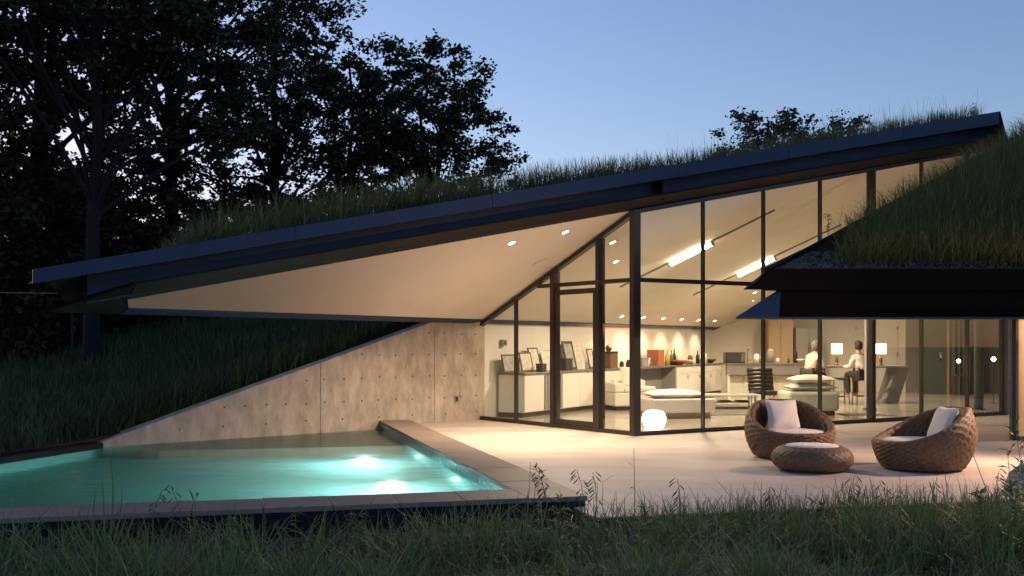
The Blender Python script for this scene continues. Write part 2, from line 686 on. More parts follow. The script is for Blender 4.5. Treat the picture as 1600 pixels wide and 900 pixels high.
y = .0
k = 0
while y < 9.95:
    h = .63 if k == 0 else .60
    coping_tile(-.566, 0, y, min(y + h, 10.3), random.uniform(-.002, .002))
    y += h
    k += 1
x = -.566
while x > -9.2:
    coping_tile(x - .60, x, 0, .63, random.uniform(-.002, .002))
    x -= .60
# underwater lamps on the right wall
for k, (s_, zl) in enumerate(((2.7, -.62), (5.3, -.62))):
    p = pc_in + rdir * s_
    Ml = Matrix.Translation((p.x, p.y, zl)) @ Vector((-fdir.x, -fdir.y, 0)).to_track_quat('Z', 'Y').to_matrix().to_4x4()
    lm = MB().lathe([(.0, .02), (.11, .02), (.12, .0)], 20, M=Ml)
    o = lm.build('pool_lamp', M_poolglow, pool)
    q = p - fdir * .8
    lamp('pool_light', 'POINT', (q.x, q.y, zl - .1), 62, (.72, 1, .95), parent=pool, size=.05)
    q2 = p - fdir * 3.2
    lamp('pool_light', 'SPOT', (p.x - fdir.x * .12, p.y - fdir.y * .12, zl), 340, (.62, 1, .95), parent=pool, size=.04, target=(q2.x, q2.y - 1.2, zl - .3), spot=125, blend=.8)

# ------------------------------------------------------------------ concrete wing wall
wall = thing('concrete_wing_wall', 'tapering cast concrete wall with tie holes rising from the pool', 'wall', (A.x, A.y, -.5))


def walltop(t):
    return max(.02, min(1.93, 2.26 * t))


MWm = frame_of((A.x, A.y, 0), wdir)
joints = [-.005, .517, .858, 1.03]
for a, b in zip(joints[:-1], joints[1:]):
    ts = [a, b]
    if a < 1.93 / 2.26 < b:
        ts = [a, 1.93 / 2.26, b]
    g = .004
    lo = [ts[0] * WL + g, ts[-1] * WL - g]
    prof = [(lo[0], -.6), (lo[1], -.6)]
    for t in reversed(ts):
        u = min(max(t * WL, lo[0]), lo[1])
        prof.append((u, walltop(t)))
    a_ = [tuple(MWm @ Vector((u, 0, z))) for u, z in prof]
    b_ = [tuple(MWm @ Vector((u, .30, z))) for u, z in prof]
    MB().hexa(b_, a_).build('wall_panel', M_conc, wall, bevel=.008)
rec = MB()
for j in joints[1:-1]:
    rec.box(j * WL - .01, j * WL + .01, .012, .29, -.5, walltop(j) - .02, MWm)
rec.build('joint_filler', M_hole, wall)
for col in range(19):
    u = .45 + col * .385
    for z in (.16, .47, .88, 1.30, 1.70):
        if z == .16 and col % 2:
            continue
        if z < walltop(u / WL) - .10:
            Mh = MWm @ Matrix.Translation((u + random.uniform(-.02, .02), -.003, z + random.uniform(-.015, .015))) @ Matrix.Rotation(math.pi / 2, 4, 'X')
            MB().lathe([(.0, -.002), (.010, -.002), (.015, .004), (.017, 0)], 10, M=Mh).build('tie_hole', M_hole, wall)
ob = MB().box(WL * .925, WL * .925 + .085, -.02, 0, .37, .49, MWm)
bo = ob.build('outlet_box', M_grey, wall, bevel=.004)
MB().box(WL * .925 + .02, WL * .925 + .065, -.026, -.02, .39, .47, MWm).build('cover', M_black, bo)

# ------------------------------------------------------------------ big roof
def P3(p, z):
    return (p.x, p.y, z)


roof = thing('folded_roof', 'great tilted roof with dark blue steel fascia over the glass room', 'roof', (T.x, T.y, 1.9))
R_END = 9.15
Ee = C + d * R_END
back_far = Lp + e * 17
right_far = Ee + e * 13.0
# ceiling / soffit sheet (inset at tip and edges by the steel)
tip_in = T + d * 1.15 + e * .55
ce = [T + d * 1.25 + e * .62, Ee + nO * .02 - d * .05, right_far, back_far, ]
# keep the plaster inside the level back channel
ce[0] = C + d * (-8.0) - nO * .02
back_near = T + e * 1.1 + nE * .16
poly = [ce[0], C + d * (R_END - .03) - nO * .02, right_far, back_far + nE * .16, back_near]
mb = MB().add([P3(p, soff(p)) for p in poly] + [P3(p, soff(p) + .06) for p in poly],
              [(4, 3, 2, 1, 0), (5, 6, 7, 8, 9)] + [(i, (i + 1) % 5, 5 + (i + 1) % 5, 5 + i) for i in range(5)])
mb.build('ceiling', M_soffit, roof)
# steel tip plate and back channel
mb = MB()
tp = [T, ce[0] + nO * .40, ce[0] - d * .03, back_near - d * .02, T + e * 1.1]
mb.hexa([P3(p, soff(p) - .012) for p in tp], [P3(p, soff(p) + .03) for p in tp])
mb.build('tip_plate', M_eave, roof)
mb = MB()
ch = [T + e * 1.11, back_near + e * .01, back_far + nE * .155, back_far]
mb.hexa([P3(p, soff(p) - .014) for p in ch], [P3(p, soff(p) + .20) for p in ch])
mb.build('edge_channel', M_steel, roof)
# lower flange, web, upper flange and fascia along the front edge
def strip(name, s0, s1, o0, o1, zf0, zf1, m, rake0=0, rake1=0, parts=1, bev=.004):
    a = []
    for s_, ra in ((s0, rake0), (s1, rake1)):
        a.append((s_, ra))
    lo, hi = [], []
    for (s_, ra), oo in (((a[0]), o0), ((a[1]), o0), ((a[1]), o1), ((a[0]), o1)):
        p = C + d * s_ + nO * oo
        lo.append(P3(p, zf0(s_)))
        p2 = C + d * (s_ + ra) + nO * oo
        hi.append(P3(p2, zf1(s_ + ra)))
    return MB().hexa(lo, hi).build(name, m, roof, bevel=bev)


zs = lambda dz: (lambda s_: 3.73 + SL * s_ + dz)
ztop = lambda s_: 4.32 + .2115 * s_
zbot = lambda s_: ztop(s_) - (.212 + .005 * s_)
fla = [C + d * -7.99 + nO * -.03, C + d * 9.28 + nO * -.03, C + d * 9.28 + nO * .42, C + d * -7.99 + nO * .42]
MB().hexa([P3(p, soff(p) - .025) for p in fla], [P3(p, soff(p) + .004) for p in fla]).build('lower_flange', M_brown, roof)
strip('web', -8.50, 9.18, .07, .10, zs(0), lambda s_: zbot(s_) + .011, M_steel)
for s_ in (.25,):
    strip('stiffener', s_ + .1, s_ + .13, .105, .30, zs(.05), lambda q: zbot(q) + .010, M_steel, bev=0)
fl = [-9.17, -6.0, -3.0, .0, 3.0, 6.0, 8.93]
for a, b in zip(fl[:-1], fl[1:]):
    strip('fascia_plate', a + .002, b - .002, .47, .50, zbot, ztop, M_steel)
strip('fascia_soffit', -9.15, 8.9, .04, .468, lambda s_: zbot(s_) + .012, lambda s_: zbot(s_) + .03, M_brown)
strip('top_trim', -9.15, 8.93, .34, .47, lambda s_: ztop(s_) - .03, lambda s_: ztop(s_) - .005, M_flash)
# end plate on the high end, raked
hi_e = []
for s_, z, oo in ((8.935, ztop(8.93), .50), (9.33, zs(-.03)(9.30), .42), (9.33, zs(-.03)(9.30), -.5), (8.935, ztop(8.93) - .25, -.5)):
    p = C + d * s_ + nO * oo
    hi_e.append((p.x, p.y, z))
MB().hexa(hi_e, [(x + d.x * .03, y_ + d.y * .03, z + .005) for x, y_, z in hi_e]).build('end_plate', M_steel, roof)
# end plate on the low end
# green roof soil (falls back from the front edge)
def rooftop(p):
    return soff(p) + .50


soil = [C + d * -9.1 + nO * .34, C + d * 8.9 + nO * .34, right_far, back_far - nE * .4, T + e * .5 - nE * .25]
top = []
for p in soil:
    s_ = (p - C).dot(d)
    o_ = (p - C).dot(nO)
    z = rooftop(p)
    if o_ > .2:
        z = ztop(s_) - .03
    top.append(P3(p, z))
low = [P3(p, soff(p) + (.36 if i < 2 else .22)) for i, p in enumerate(soil)]
MB().hexa(low, top).build('soil_bed', M_soil, roof)

# ------------------------------------------------------------------ glass fronts
def glass_front(name, label, org, ax, out, marks, top, trans, thick, door=None):
    t = thing(name, label, 'window wall', (org.x, org.y, 0))
    Mg = frame_of((org.x, org.y, 0), ax, -out)       # y inwards
    L0, L1 = marks[0], marks[-1]
    MB().box(L0, L1, -.03, .07, 0.0, .07, Mg).build('sill', M_frame, t, bevel=.004)
    zt = lambda s_: top(s_)
    # head rail follows the slope
    hb = [(L0, zt(L0) - .07), (L1, zt(L1) - .07), (L1, zt(L1) + .0), (L0, zt(L0) + .0)]
    MB().hexa([tuple(Mg @ Vector((u, .07, z))) for u, z in hb], [tuple(Mg @ Vector((u, -.03, z))) for u, z in hb]).build('head_rail', M_frame, t)
    # where the transom meets the sloping head
    tr_end = L1
    for k in range(400):
        s_ = L0 + (L1 - L0) * k / 399
        if zt(s_) - .07 < trans + .04:
            tr_end = s_
            break
    MB().box(L0, tr_end, -.032, .06, trans - .035, trans + .035, Mg).build('transom', M_frame, t)
    for i, s_ in enumerate(marks):
        w = thick.get(i, .013)
        dp = .11 if w > .04 else .05
        s0 = min(max(s_ - w, L0 - .05), L1)
        z1 = zt(s_) - .04
        MB().box(s_ - w, s_ + w, -.036, dp, .07, z1, Mg).build('mullion', M_frame, t, bevel=.003)
    for a, b in zip(marks[:-1], marks[1:]):
        g0, g1 = a + .02, b - .02
        isdoor = door and abs(a - door[0]) < .01
        za, zb = zt(g0) - .06, zt(g1) - .06
        lowtop = trans - .03
        if not isdoor:
            pts = [(g0, .06), (g1, .06)]
            if zb < lowtop:
                pts += [(g1, zb)]
                if za > lowtop:
                    sx = g0 + (g1 - g0) * (za - lowtop) / (za - zb)
                    pts += [(sx, lowtop), (g0, lowtop)]
                else:
                    pts += [(g0, za)]
            else:
                pts += [(g1, lowtop), (g0, lowtop)]
            pane(t, Mg, pts)
        else:
            dr = MB()
            x0, x1 = a + .04, b - .045
            dr.box(x0, x0 + .09, -.02, .05, .075, lowtop - .06, Mg)
            dr.box(x1 - .09, x1, -.02, .05, .075, lowtop - .06, Mg)
            dr.box(x0 + .09, x1 - .09, -.02, .05, .075, .16, Mg)
            dr.box(x0 + .09, x1 - .09, -.02, .05, lowtop - .15, lowtop - .06, Mg)
            do = dr.build('door', M_frame, t, bevel=.003)
            pane(do, Mg, [(x0 + .08, .15), (x1 - .08, .15), (x1 - .08, lowtop - .14), (x0 + .08, lowtop - .14)])
            hx = x0 + .05
            hd = MB()
            hd.tube([Mg @ Vector((hx, -.02, 1.02)), Mg @ Vector((hx, -.07, 1.02)), Mg @ Vector((hx + .13, -.075, 1.02))], .010, 8)
            hd.build('handle', M_chrome, do, smooth=True)
        if za > lowtop + .12 or zb > lowtop + .12:
            u0 = trans + .03
            pts = [(g0, u0)]
            if zb > u0:
                pts += [(g1, u0), (g1, zb), (g0, za)]
            else:
                sx = g0 + (g1 - g0) * (za - u0) / (za - zb)
                pts += [(sx, u0), (g0, za)]
            pane(t, Mg, pts)
    return t


def pane(t, Mg, pts):
    a = [tuple(Mg @ Vector((u, .012, z))) for u, z in pts]
    return MB().add(a, [tuple(range(len(a)))]).build('pane', M_glass, t)


TR = 2.555
glass_front('long_glass_front', 'long glass wall of tall narrow panes facing the wicker chairs', C, d, nO,
            [.045, 1.47, 2.88, 4.31, 5.74, 7.17, 8.60, 9.74], lambda s_: 3.73 + SL * s_ - .03, TR, {0: .05, 4: .05})
mslope = (soff(Lp) - soff(C)) / (Lp - C).length
glass_front('door_glass_front', 'short glass wall with hinged glass door under the sloping soffit', C, mdir, nM,
            [.045, .93, 2.20, 3.37, 4.64], lambda s_: 3.70 + mslope * s_, TR, {0: .045, 1: .045, 2: .06, 4: .04}, door=(.93,))
cp = MB().box(-.06, .06, -.05, .07, 0, 3.70, frame_of((C.x, C.y, 0), d, -nO))
tag(cp.build('corner_post', M_frame, bevel=.004), 'dark steel post where the two glass walls meet', 'post')

# ------------------------------------------------------------------ interior shell
K1 = Lp + e * 13.6 - nE * .06
K0 = Lp + e * -.02 - nE * .06
W2 = V2(9.3, 33.6)
W3 = V2(11.9, 32.9)
W4 = V2(14.9, 32.4)
Rr = C + d * 9.74
floor_poly = [C + V2(.0, .09), Rr, W4, W3, W2, K1, K0 + V2(.05, 0)]
structure('floor', MB().add([(p.x, p.y, .006) for p in floor_poly], [tuple(range(len(floor_poly)))]), M_floor)


def iwall(name, a, b, m, th=.12, ztopv=None, side=1):
    n = (b - a).normalized()
    n = V2(-n.y, n.x) * th * side
    pl = [a, b, b + n, a + n]
    return structure(name, MB().hexa([P3(p, 0) for p in pl], [P3(p, (soff(p) + .03) if ztopv is None else ztopv) for p in pl]), m)


iwall('kitchen_wall', K0, K1, M_wall)
iwall('hall_wall', K1, W2, M_wall)
iwall('rear_wall', W2, W3, M_wall)
iwall('bedroom_wall', W3, W4, M_grey)
iwall('side_wall', W4, Rr + d * .02, M_grey)

# ------------------------------------------------------------------ right hand wing with its own planted roof
YW = 16.0
wing = thing('planted_wing_roof', 'low planted roof with dark steel eave jutting over the terrace', 'roof', (8, 18, 1.88))
ed = V2(.75, .66).normalized()
w0 = V2(3.62, YW)


def wtop(yy):
    return 2.59 + .53 * (yy - YW)


E9 = w0 + ed * 8.4
# fascia with raked end
fz = [(3.435, YW, 2.31), (13.5, YW, 2.31), (13.5, YW, 2.61), (3.86, YW, 2.61)]
MB().hexa([(x, y_ + .03, z) for x, y_, z in fz], fz).build('fascia_plate', M_eave, wing)
MB().box(3.86, 13.5, YW + .002, YW + .09, 2.612, 2.632).build('top_trim', M_flash, wing)
# side plate along the rising edge
sp = []
for s_ in (0, 8.4):
    p = w0 + ed * s_
    sp.append(p)
off = V2(-ed.y, ed.x)
lowz = lambda p: wtop(p.y) - .20
a_ = [(3.435, YW + .03, 2.31), (sp[1].x, sp[1].y, wtop(sp[1].y) - .22), (sp[1].x, sp[1].y, wtop(sp[1].y) + .06), (3.86, YW + .03, 2.66)]
MB().hexa([(x + off.x * .04, y_ + off.y * .04, z) for x, y_, z in a_], a_).build('edge_plate', M_flash, wing)
# recessed beam, lower flange and folded tip
MB().box(3.93, 13.5, YW + .16, YW + .20, 1.905, 2.40).build('web', M_eave, wing)
lf = [V2(3.29, YW), V2(13.5, YW), V2(13.5, YW + .55), V2(3.95, YW + .55)]
MB().prism(lf, 1.878, 1.905).build('lower_flange', M_steel, wing)
tpv = [(3.30, YW + .01, 1.905), (3.92, YW + .03, 1.905), (3.98, YW + .16, 2.29), (3.93, YW + .20, 2.29)]
MB().add([(3.30, YW + .01, 1.906), (3.93, YW + .015, 1.906), (3.99, YW + .15, 2.30), (3.95, YW + .26, 2.30), (3.4, YW + .25, 1.906)],
         [(0, 1, 2), (0, 2, 3), (0, 3, 4)]).build('folded_tip', M_steel, wing)
# body under the soil
bd = [V2(3.75, YW + .21), V2(13.5, YW + .21), V2(13.5, 22.2), E9 + V2(.1, -.05)]
MB().hexa([P3(p, max(2.30, wtop(p.y) - .62)) for p in bd], [P3(p, wtop(p.y) - .06) for p in bd]).build('soil_bed', M_soil, wing)
soffit_w = [V2(4.0, YW + .56), V2(13.5, YW + .56), V2(13.5, YW + 2.0), V2(5.6, YW + 2.0)]
MB().hexa([P3(p, 1.91 + (p.y - YW - .5) * .3) for p in soffit_w], [P3(p, 1.93 + (p.y - YW - .5) * .3) for p in soffit_w]).build('soffit', M_brown, wing)

# the wing's own glass below the eave, warm room behind
wg = thing('wing_glass_wall', 'glass wall below the low planted roof with tan room behind', 'window wall', (10, 17, 0))
MB().box(7.80, 7.86, 16.97, 17.06, 0, 1.95).build('mullion', M_frame, wg)
MB().box(7.86, 13.0, 16.98, 17.05, 0, .06).build('sill', M_frame, wg)
for x0 in (7.86, 9.3, 10.8):
    MB().add([(x0 + .01, 17.01, .05), (x0 + 1.4, 17.01, .05), (x0 + 1.4, 17.01, 1.99), (x0 + .01, 17.01, 1.99)], [(0, 1, 2, 3)]).build('pane', M_glass, wg)
structure('wing_rear_wall', MB().box(9.35, 13.2, 19.6, 19.75, 0, 3.5), M_tan)
structure('wing_west_wall', MB().prism([V2(7.87, 17.07), V2(7.95, 17.07), V2(9.45, 19.6), V2(9.35, 19.6)], 0, 2.4), M_tan)
structure('wing_side_wall', MB().box(13.0, 13.15, 17.1, 19.6, 0, 2.9), M_tan)
bl = thing('low_bench', 'low wooden bench with slats inside the wing room', 'bench', (10.3, 18.4, 0))
MB().box(9.0, 11.7, 18.2, 18.7, .40, .46).build('seat', M_wood, bl)
for zz in (.10, .22):
    MB().box(9.05, 11.65, 18.25, 18.28, zz, zz + .05).build('slat', M_wood, bl)
for x0 in (9.1, 11.5):
    MB().box(x0, x0 + .08, 18.3, 18.6, 0, .40).build('leg', M_wood, bl)
wlm = thing('wing_ceiling_lamp', 'small warm ceiling lamp inside the tan wing room', 'lamp', (9.9, 17.75, 1.98))
MB().lathe([(.12, 0), (.12, .05), (.02, .06), (.02, .5)], 16, c=(9.9, 17.75, 1.98)).build('diffuser', M_glow, wlm)
lamp('wing_lamp_light', 'POINT', (9.9, 17.75, 1.85), 260, (1, .66, .40), parent=wlm, size=.12)

# outer block wall and its steps beyond the glass
bw = thing('block_garden_wall', 'violet grey block wall with raked courses beyond the glass front', 'wall', (14, 28, 0))
for i in range(11):
    MB().box(12.6, 16.0, 27.5, 27.8, i * .20 + .003, i * .20 + .195).build('block_course', M_block, bw, bevel=.006)
sc = thing('box_sconce', 'lit box sconce on the block garden wall', 'wall lamp', (12.98, 27.4, 1.0))
MB().box(12.80, 13.10, 27.36, 27.498, 1.0, 1.28).build('housing', M_tan, sc)
MB().box(12.82, 13.08, 27.345, 27.359, 1.02, 1.26).build('diffuser', mat('sconce_glow', (.8, .5, .2), .5, emit=(1, .6, .25), estr=1.2), sc)
lamp('sconce_light', 'POINT', (12.95, 27.15, 1.15), 14, (1, .6, .3), parent=sc, size=.05)

# ------------------------------------------------------------------ interior things
def kp(s_, off, z=0.0):
    p = Lp + e * s_ + nE * off
    return Vector((p.x, p.y, z))


def kframe(s_, off, z=0.0):
    """local x along the kitchen wall, y towards the wall, z up"""
    return frame_of(kp(s_, off, z), e, -nE)


def cabinet_run(name, label, s0, s1, depth, n, doors=True, ribs=None):
    t = thing(name, label, 'counter', kp((s0 + s1) / 2, depth / 2))
    Mk = kframe(s0, depth)
    Lc = s1 - s0
    MB().box(0, Lc, .05, depth - .01, .008, .10, Mk).build('plinth', M_black, t)
    MB().box(0, Lc, .02, depth - .01, .10, .86, Mk).build('carcass', M_cab, t)
    MB().box(-.02, Lc + .02, -.02, depth - .005, .862, .905, Mk).build('countertop', M_counter, t, bevel=.003)
    w = Lc / n
    for i in range(n):
        if ribs and ribs[0] <= i <= ribs[1]:
            for k in range(6):
                MB().box(i * w + .01 + k * w / 6, i * w + (k + .75) * w / 6, -.02, .02, .12, .84, Mk).build('rib', M_grey, t)
            continue
        if doors == 2:
            MB().box(i * w + .004, (i + 1) * w - .004, 0, .019, .68, .855, Mk).build('drawer', M_cab, t, bevel=.003)
            dd = MB().box(i * w + .004, (i + 1) * w - .004, 0, .019, .11, .672, Mk).build('door', M_cab, t, bevel=.003)
        else:
            dd = MB().box(i * w + .004, (i + 1) * w - .004, 0, .019, .11, .855, Mk).build('door', M_cab, t, bevel=.003)
        if doors == 2:
            MB().box((i + .85) * w - .015, (i + .85) * w, -.03, 0, .52, .62, Mk).build('pull', M_chrome, dd)
    return t


cabinet_run('display_counter', 'long white counter carrying the row of picture frames', .75, 5.75, .62, 6, doors=1, ribs=(1, 1))
wk = thing('work_counter', 'grey open kneehole desk counter between the white kitchen cabinets', 'counter', kp(7.3, .3))
Mk = kframe(5.8, .62)
MB().box(0, 3.15, -.02, .615, .862, .905, Mk).build('countertop', M_counter, wk)
MB().box(0, 3.15, .38, .42, .008, .862, Mk).build('back_panel', M_grey, wk)
MB().box(3.06, 3.12, .0, .60, .008, .862, Mk).build('end_panel', M_grey, wk)
cabinet_run('kitchen_cabinet', 'white kitchen cabinets with small steel pulls under the clutter', 9.0, 12.6, .62, 4, doors=2)


def leaning_frame(s_, w, h, border, mpic, mfr, label, off=.22, tilt=12, z=.907, slim=.02):
    t = thing('picture_frame', label, 'picture frame', kp(s_, off, z), 'framed pictures leaning on the display counter')
    Mq = kframe(s_, off, z) @ Matrix.Rotation(math.radians(-tilt), 4, 'X')
    fr = MB()
    fr.box(-w / 2, w / 2, 0, slim, 0, border, Mq)
    fr.box(-w / 2, w / 2, 0, slim, h - border, h, Mq)
    fr.box(-w / 2, -w / 2 + border, 0, slim, border, h - border, Mq)
    fr.box(w / 2 - border, w / 2, 0, slim, border, h - border, Mq)
    fr.build('frame', mfr, t)
    MB().box(-w / 2 + border, w / 2 - border, .006, slim - .003, border, h - border, Mq).build('picture', mpic, t)
    return t


leaning_frame(.95, .62, .38, .03, M_photo, M_black, 'wide dark framed picture beside the end of the counter')
leaning_frame(1.55, .50, .42, .035, M_photo2, M_wood, 'brown framed picture with wide pale mount', .26)
leaning_frame(2.05, .42, .52, .03, M_photo2, M_black, 'thin black framed portrait print on the display counter', .2, 14)
leaning_frame(2.62, .56, .46, .012, M_photo2, M_chrome, 'bright glossy steel framed print catching the light', .22, 16)
leaning_frame(3.62, .50, .66, .06, M_photo, M_black, 'tall picture in a thick black frame', .24, 13)
leaning_frame(4.15, .46, .62, .012, M_photo2, M_white, 'tall pale frameless poster beside the thick black frame', .2, 12)
leaning_frame(4.75, .30, .48, .03, M_photo2, M_wood, 'narrow brown framed print leaning near the walnut box', .2, 12)


def counter_box(name, label, cat, s_, off, w, dp, h, m, z=.907, group=None, m2=None):
    Mq = kframe(s_, off, z)
    t = thing(name, label, cat, kp(s_, off, z), group)
    MB().box(-w / 2, w / 2, -dp / 2, dp / 2, 0, h * .86, Mq).build('body', m, t, bevel=.006)
    MB().box(-w / 2 - .004, w / 2 + .004, -dp / 2 - .004, dp / 2 + .004, h * .86, h, Mq).build('lid', m2 or m, t, bevel=.006)
    return t


counter_box('small_box', 'small dark card box in front of the pale print', 'box', 1.82, .42, .22, .14, .17, M_darkfab)
counter_box('speaker_box', 'dark grey box beside the thick black frame', 'box', 3.15, .30, .32, .2, .26, M_darkfab)
counter_box('small_box', 'small black box below the narrow brown print', 'box', 4.62, .42, .22, .16, .17, M_black)
counter_box('walnut_box', 'walnut speaker box with black side on the counter end', 'box', 5.35, .32, .42, .3, .40, M_wood, m2=M_black)
ap = thing('brass_ornament', 'round brass ornament sitting on the walnut box', 'ornament', kp(5.35, .32, 1.306))
MB().lathe([(.0, 0), (.06, .01), (.085, .07), (.06, .13), (.02, .15), (.012, .18), (0, .19)], 14, c=kp(5.35, .32, 1.306)).build('body', M_copper, ap, smooth=True)
counter_box('storage_box', 'grey storage box on the desk counter', 'box', 7.35, .3, .34, .26, .22, M_grey)
counter_box('storage_box', 'terracotta storage box with grey side on the desk counter', 'box', 8.30, .3, .42, .32, .42, M_orange, m2=M_orange)


def vessel(name, label, cat, s_, off, prof, m, z=.907, group=None, xyz=None):
    c_ = kp(s_, off, z) if xyz is None else Vector(xyz)
    o = MB().lathe(prof, 14, c=c_).build(name, m, smooth=True)
    return tag(o, label, cat, group)


BOT = [(.0, 0), (.04, 0), (.042, .15), (.036, .19), (.014, .23), (.014, .30), (.017, .305), (.0, .31)]
JAR = [(.0, 0), (.06, 0), (.065, .10), (.05, .14), (.05, .16), (.0, .17)]
BOWL = [(.0, 0), (.05, 0), (.13, .07), (.14, .09), (.125, .085), (.05, .02), (0, .02)]


def sc_prof(p, k, kz=None):
    return [(r * k, z * (kz or k)) for r, z in p]


vessel('mug', 'black mug on the desk counter beside the walnut box', 'mug', 6.15, .3, sc_prof(JAR, .9), M_black)
vessel('kettle', 'squat black kettle on the desk counter', 'kettle', 6.62, .3, sc_prof(JAR, 1.5, 1.1), M_black)
vessel('jar', 'cream jar beside the grey storage box', 'jar', 7.70, .3, sc_prof(JAR, 1.1), M_white)
vessel('jar', 'steel jar beside the terracotta box', 'jar', 7.92, .3, sc_prof(JAR, 1.0, 1.3), M_chrome)
vessel('vase', 'tall yellow glazed vase on the kitchen cabinets', 'vase', 9.15, .28, sc_prof(BOT, 1.7, 1.35), M_yellow)
vessel('fruit_bowl', 'wide terracotta bowl on the kitchen cabinets', 'bowl', 9.5, .45, sc_prof(BOWL, 2.2, 1.4), M_orange)
cl = [('green glass bottle behind the terracotta bowl', 'bottle', 9.65, .2, sc_prof(BOT, 1.3), M_green),
      ('slim black bottle behind the terracotta bowl', 'bottle', 9.85, .2, sc_prof(BOT, 1.2, 1.4), M_black),
      ('white flower jug on the kitchen cabinets', 'jug', 10.1, .25, sc_prof(JAR, 1.4, 1.9), M_white),
      ('squat cream bowl on the kitchen cabinets', 'bowl', 10.5, .35, sc_prof(BOWL, 1.3), M_white),
      ('brown stoneware jar on the kitchen cabinets', 'jar', 10.8, .3, sc_prof(JAR, 1.2, 1.5), M_wood),
      ('tall black pepper mill on the kitchen cabinets', 'pepper mill', 11.25, .35, sc_prof(BOT, 1.2, 1.2), M_black),
      ('steel canister on the kitchen cabinets', 'canister', 11.6, .3, sc_prof(JAR, 1.3, 1.5), M_chrome),
      ('white canister at the cabinet end', 'canister', 11.95, .3, sc_prof(JAR, 1.3, 1.7), M_white),
      ('brown fruit bowl at the cabinet end', 'bowl', 12.3, .35, sc_prof(BOWL, 1.3), M_copper)]
for lb, ct, s_, off_, pr, m_ in cl:
    vessel(ct.split()[-1] if ct != 'pepper mill' else 'pepper_mill', lb, ct, s_, off_, pr, m_)

# thermostat panel on the kitchen wall
th = thing('wall_thermostat', 'small grey thermostat panel on the white wall above the frames', 'thermostat', kp(.9, 0, 1.45))
Mt = kframe(.9, .0, 1.45)
MB().box(0, .16, -.03, .05, 0, .13, Mt).build('plate', M_grey, th)
MB().box(.04, .12, -.034, -.03, .03, .10, Mt).build('screen', M_black, th)

# kitchen island
isl = thing('kitchen_island', 'kitchen island with grey stone apron and white panels', 'island', (7.2, 30.4, 0))
MB().box(5.9, 8.35, 30.05, 30.95, .90, .94).build('countertop', M_counter, isl)
MB().box(5.95, 8.3, 30.10, 30.14, .62, .90).build('apron', M_grey, isl)
MB().box(5.95, 8.3, 30.35, 30.9, .008, .90).build('carcass', M_cab, isl)
for k in range(2):
    MB().box(5.97 + k * 1.17, 5.97 + k * 1.17 + 1.10, 30.02, 30.34, .585, .615).build('shelf', M_wood, isl)
for k in range(5):
    MB().box(6.0 + k * .46, 6.0 + k * .46 + .42, 30.32, 30.35, .05, .58).build('panel', M_cab, isl)
for k in range(3):
    MB().box(5.95 + k * 1.15, 6.03 + k * 1.15, 30.04, 30.14, .008, .62).build('leg', M_cab, isl)
mw = thing('microwave_oven', 'black microwave oven at the end of the kitchen island', 'microwave', (6.2, 30.5, .94))
MB().box(5.96, 6.5, 30.3, 30.7, .94, 1.24).build('body', M_black, mw, bevel=.01)
MB().box(5.98, 6.36, 30.285, 30.30, .97, 1.21).build('door', M_darkfab, mw)
MB().box(6.38, 6.48, 30.285, 30.30, .97, 1.21).build('control_panel', M_chrome, mw)
fa = thing('kitchen_faucet', 'tall steel faucet rising from the island', 'faucet', (6.62, 30.6, .94))
MB().tube([(6.62, 30.6, .94), (6.62, 30.6, 1.32), (6.62, 30.56, 1.38), (6.62, 30.48, 1.38), (6.62, 30.45, 1.30)], .018, 8).build('spout', M_chrome, fa, smooth=True)
MB().tube([(6.64, 30.6, 1.0), (6.72, 30.6, 1.03)], .01, 6).build('lever', M_chrome, fa)
ik = [(6.85, 'cream canister on the island beside the faucet', 'canister', JAR, 1.4, 1.5, M_white), (7.0, 'steel canister on the kitchen island', 'canister', JAR, 1.2, 1.2, M_chrome),
      (7.25, 'grey stoneware pitcher on the island', 'pitcher', JAR, 1.7, 2.3, M_grey), (7.45, 'white cup on the kitchen island', 'cup', JAR, .8, .8, M_white),
      (7.75, 'small green bottle on the kitchen island', 'bottle', BOT, .9, .8, M_green), (7.95, 'dark wine bottle on the kitchen island', 'bottle', BOT, 1.3, 1.5, M_black),
      (8.08, 'pale bowl at the end of the kitchen island', 'bowl', BOWL, 1.0, 1.2, M_white)]
for x, lb, ct, pr, k1, k2, m_ in ik:
    vessel(ct, lb, ct, 0, 0, sc_prof(pr, k1, k2), m_, xyz=(x, 30.5, .94))

# tall cupboards and doors along the back
fr = thing('tall_cupboard', 'tall tan cupboard behind the kitchen island', 'cupboard', (8.1, 33.0, 0))
MB().box(7.7, 8.45, 32.7, 33.3, .008, 2.2).build('carcass', M_tan, fr)
for k in range(2):
    MB().box(7.71 + k * .37, 8.06 + k * .37, 32.68, 32.70, .08, 2.18).build('door', M_tan, fr)
fg = thing('steel_refrigerator', 'wide grey steel refrigerator behind the dining table', 'refrigerator', (8.95, 32.9, 0))
MB().box(8.5, 9.3, 32.6, 33.3, .008, 1.95).build('body', M_grey, fg)
for k in range(2):
    dd = MB().box(8.505 + k * .4, 8.895 + k * .4, 32.57, 32.60, .05, 1.93).build('door', M_grey, fg)
    MB().tube([(8.87 + k * .06, 32.54, .6), (8.87 + k * .06, 32.54, 1.5)], .012, 6).build('handle', M_chrome, dd)
dw = frame_of((W2.x, W2.y, 0), (W3 - W2))
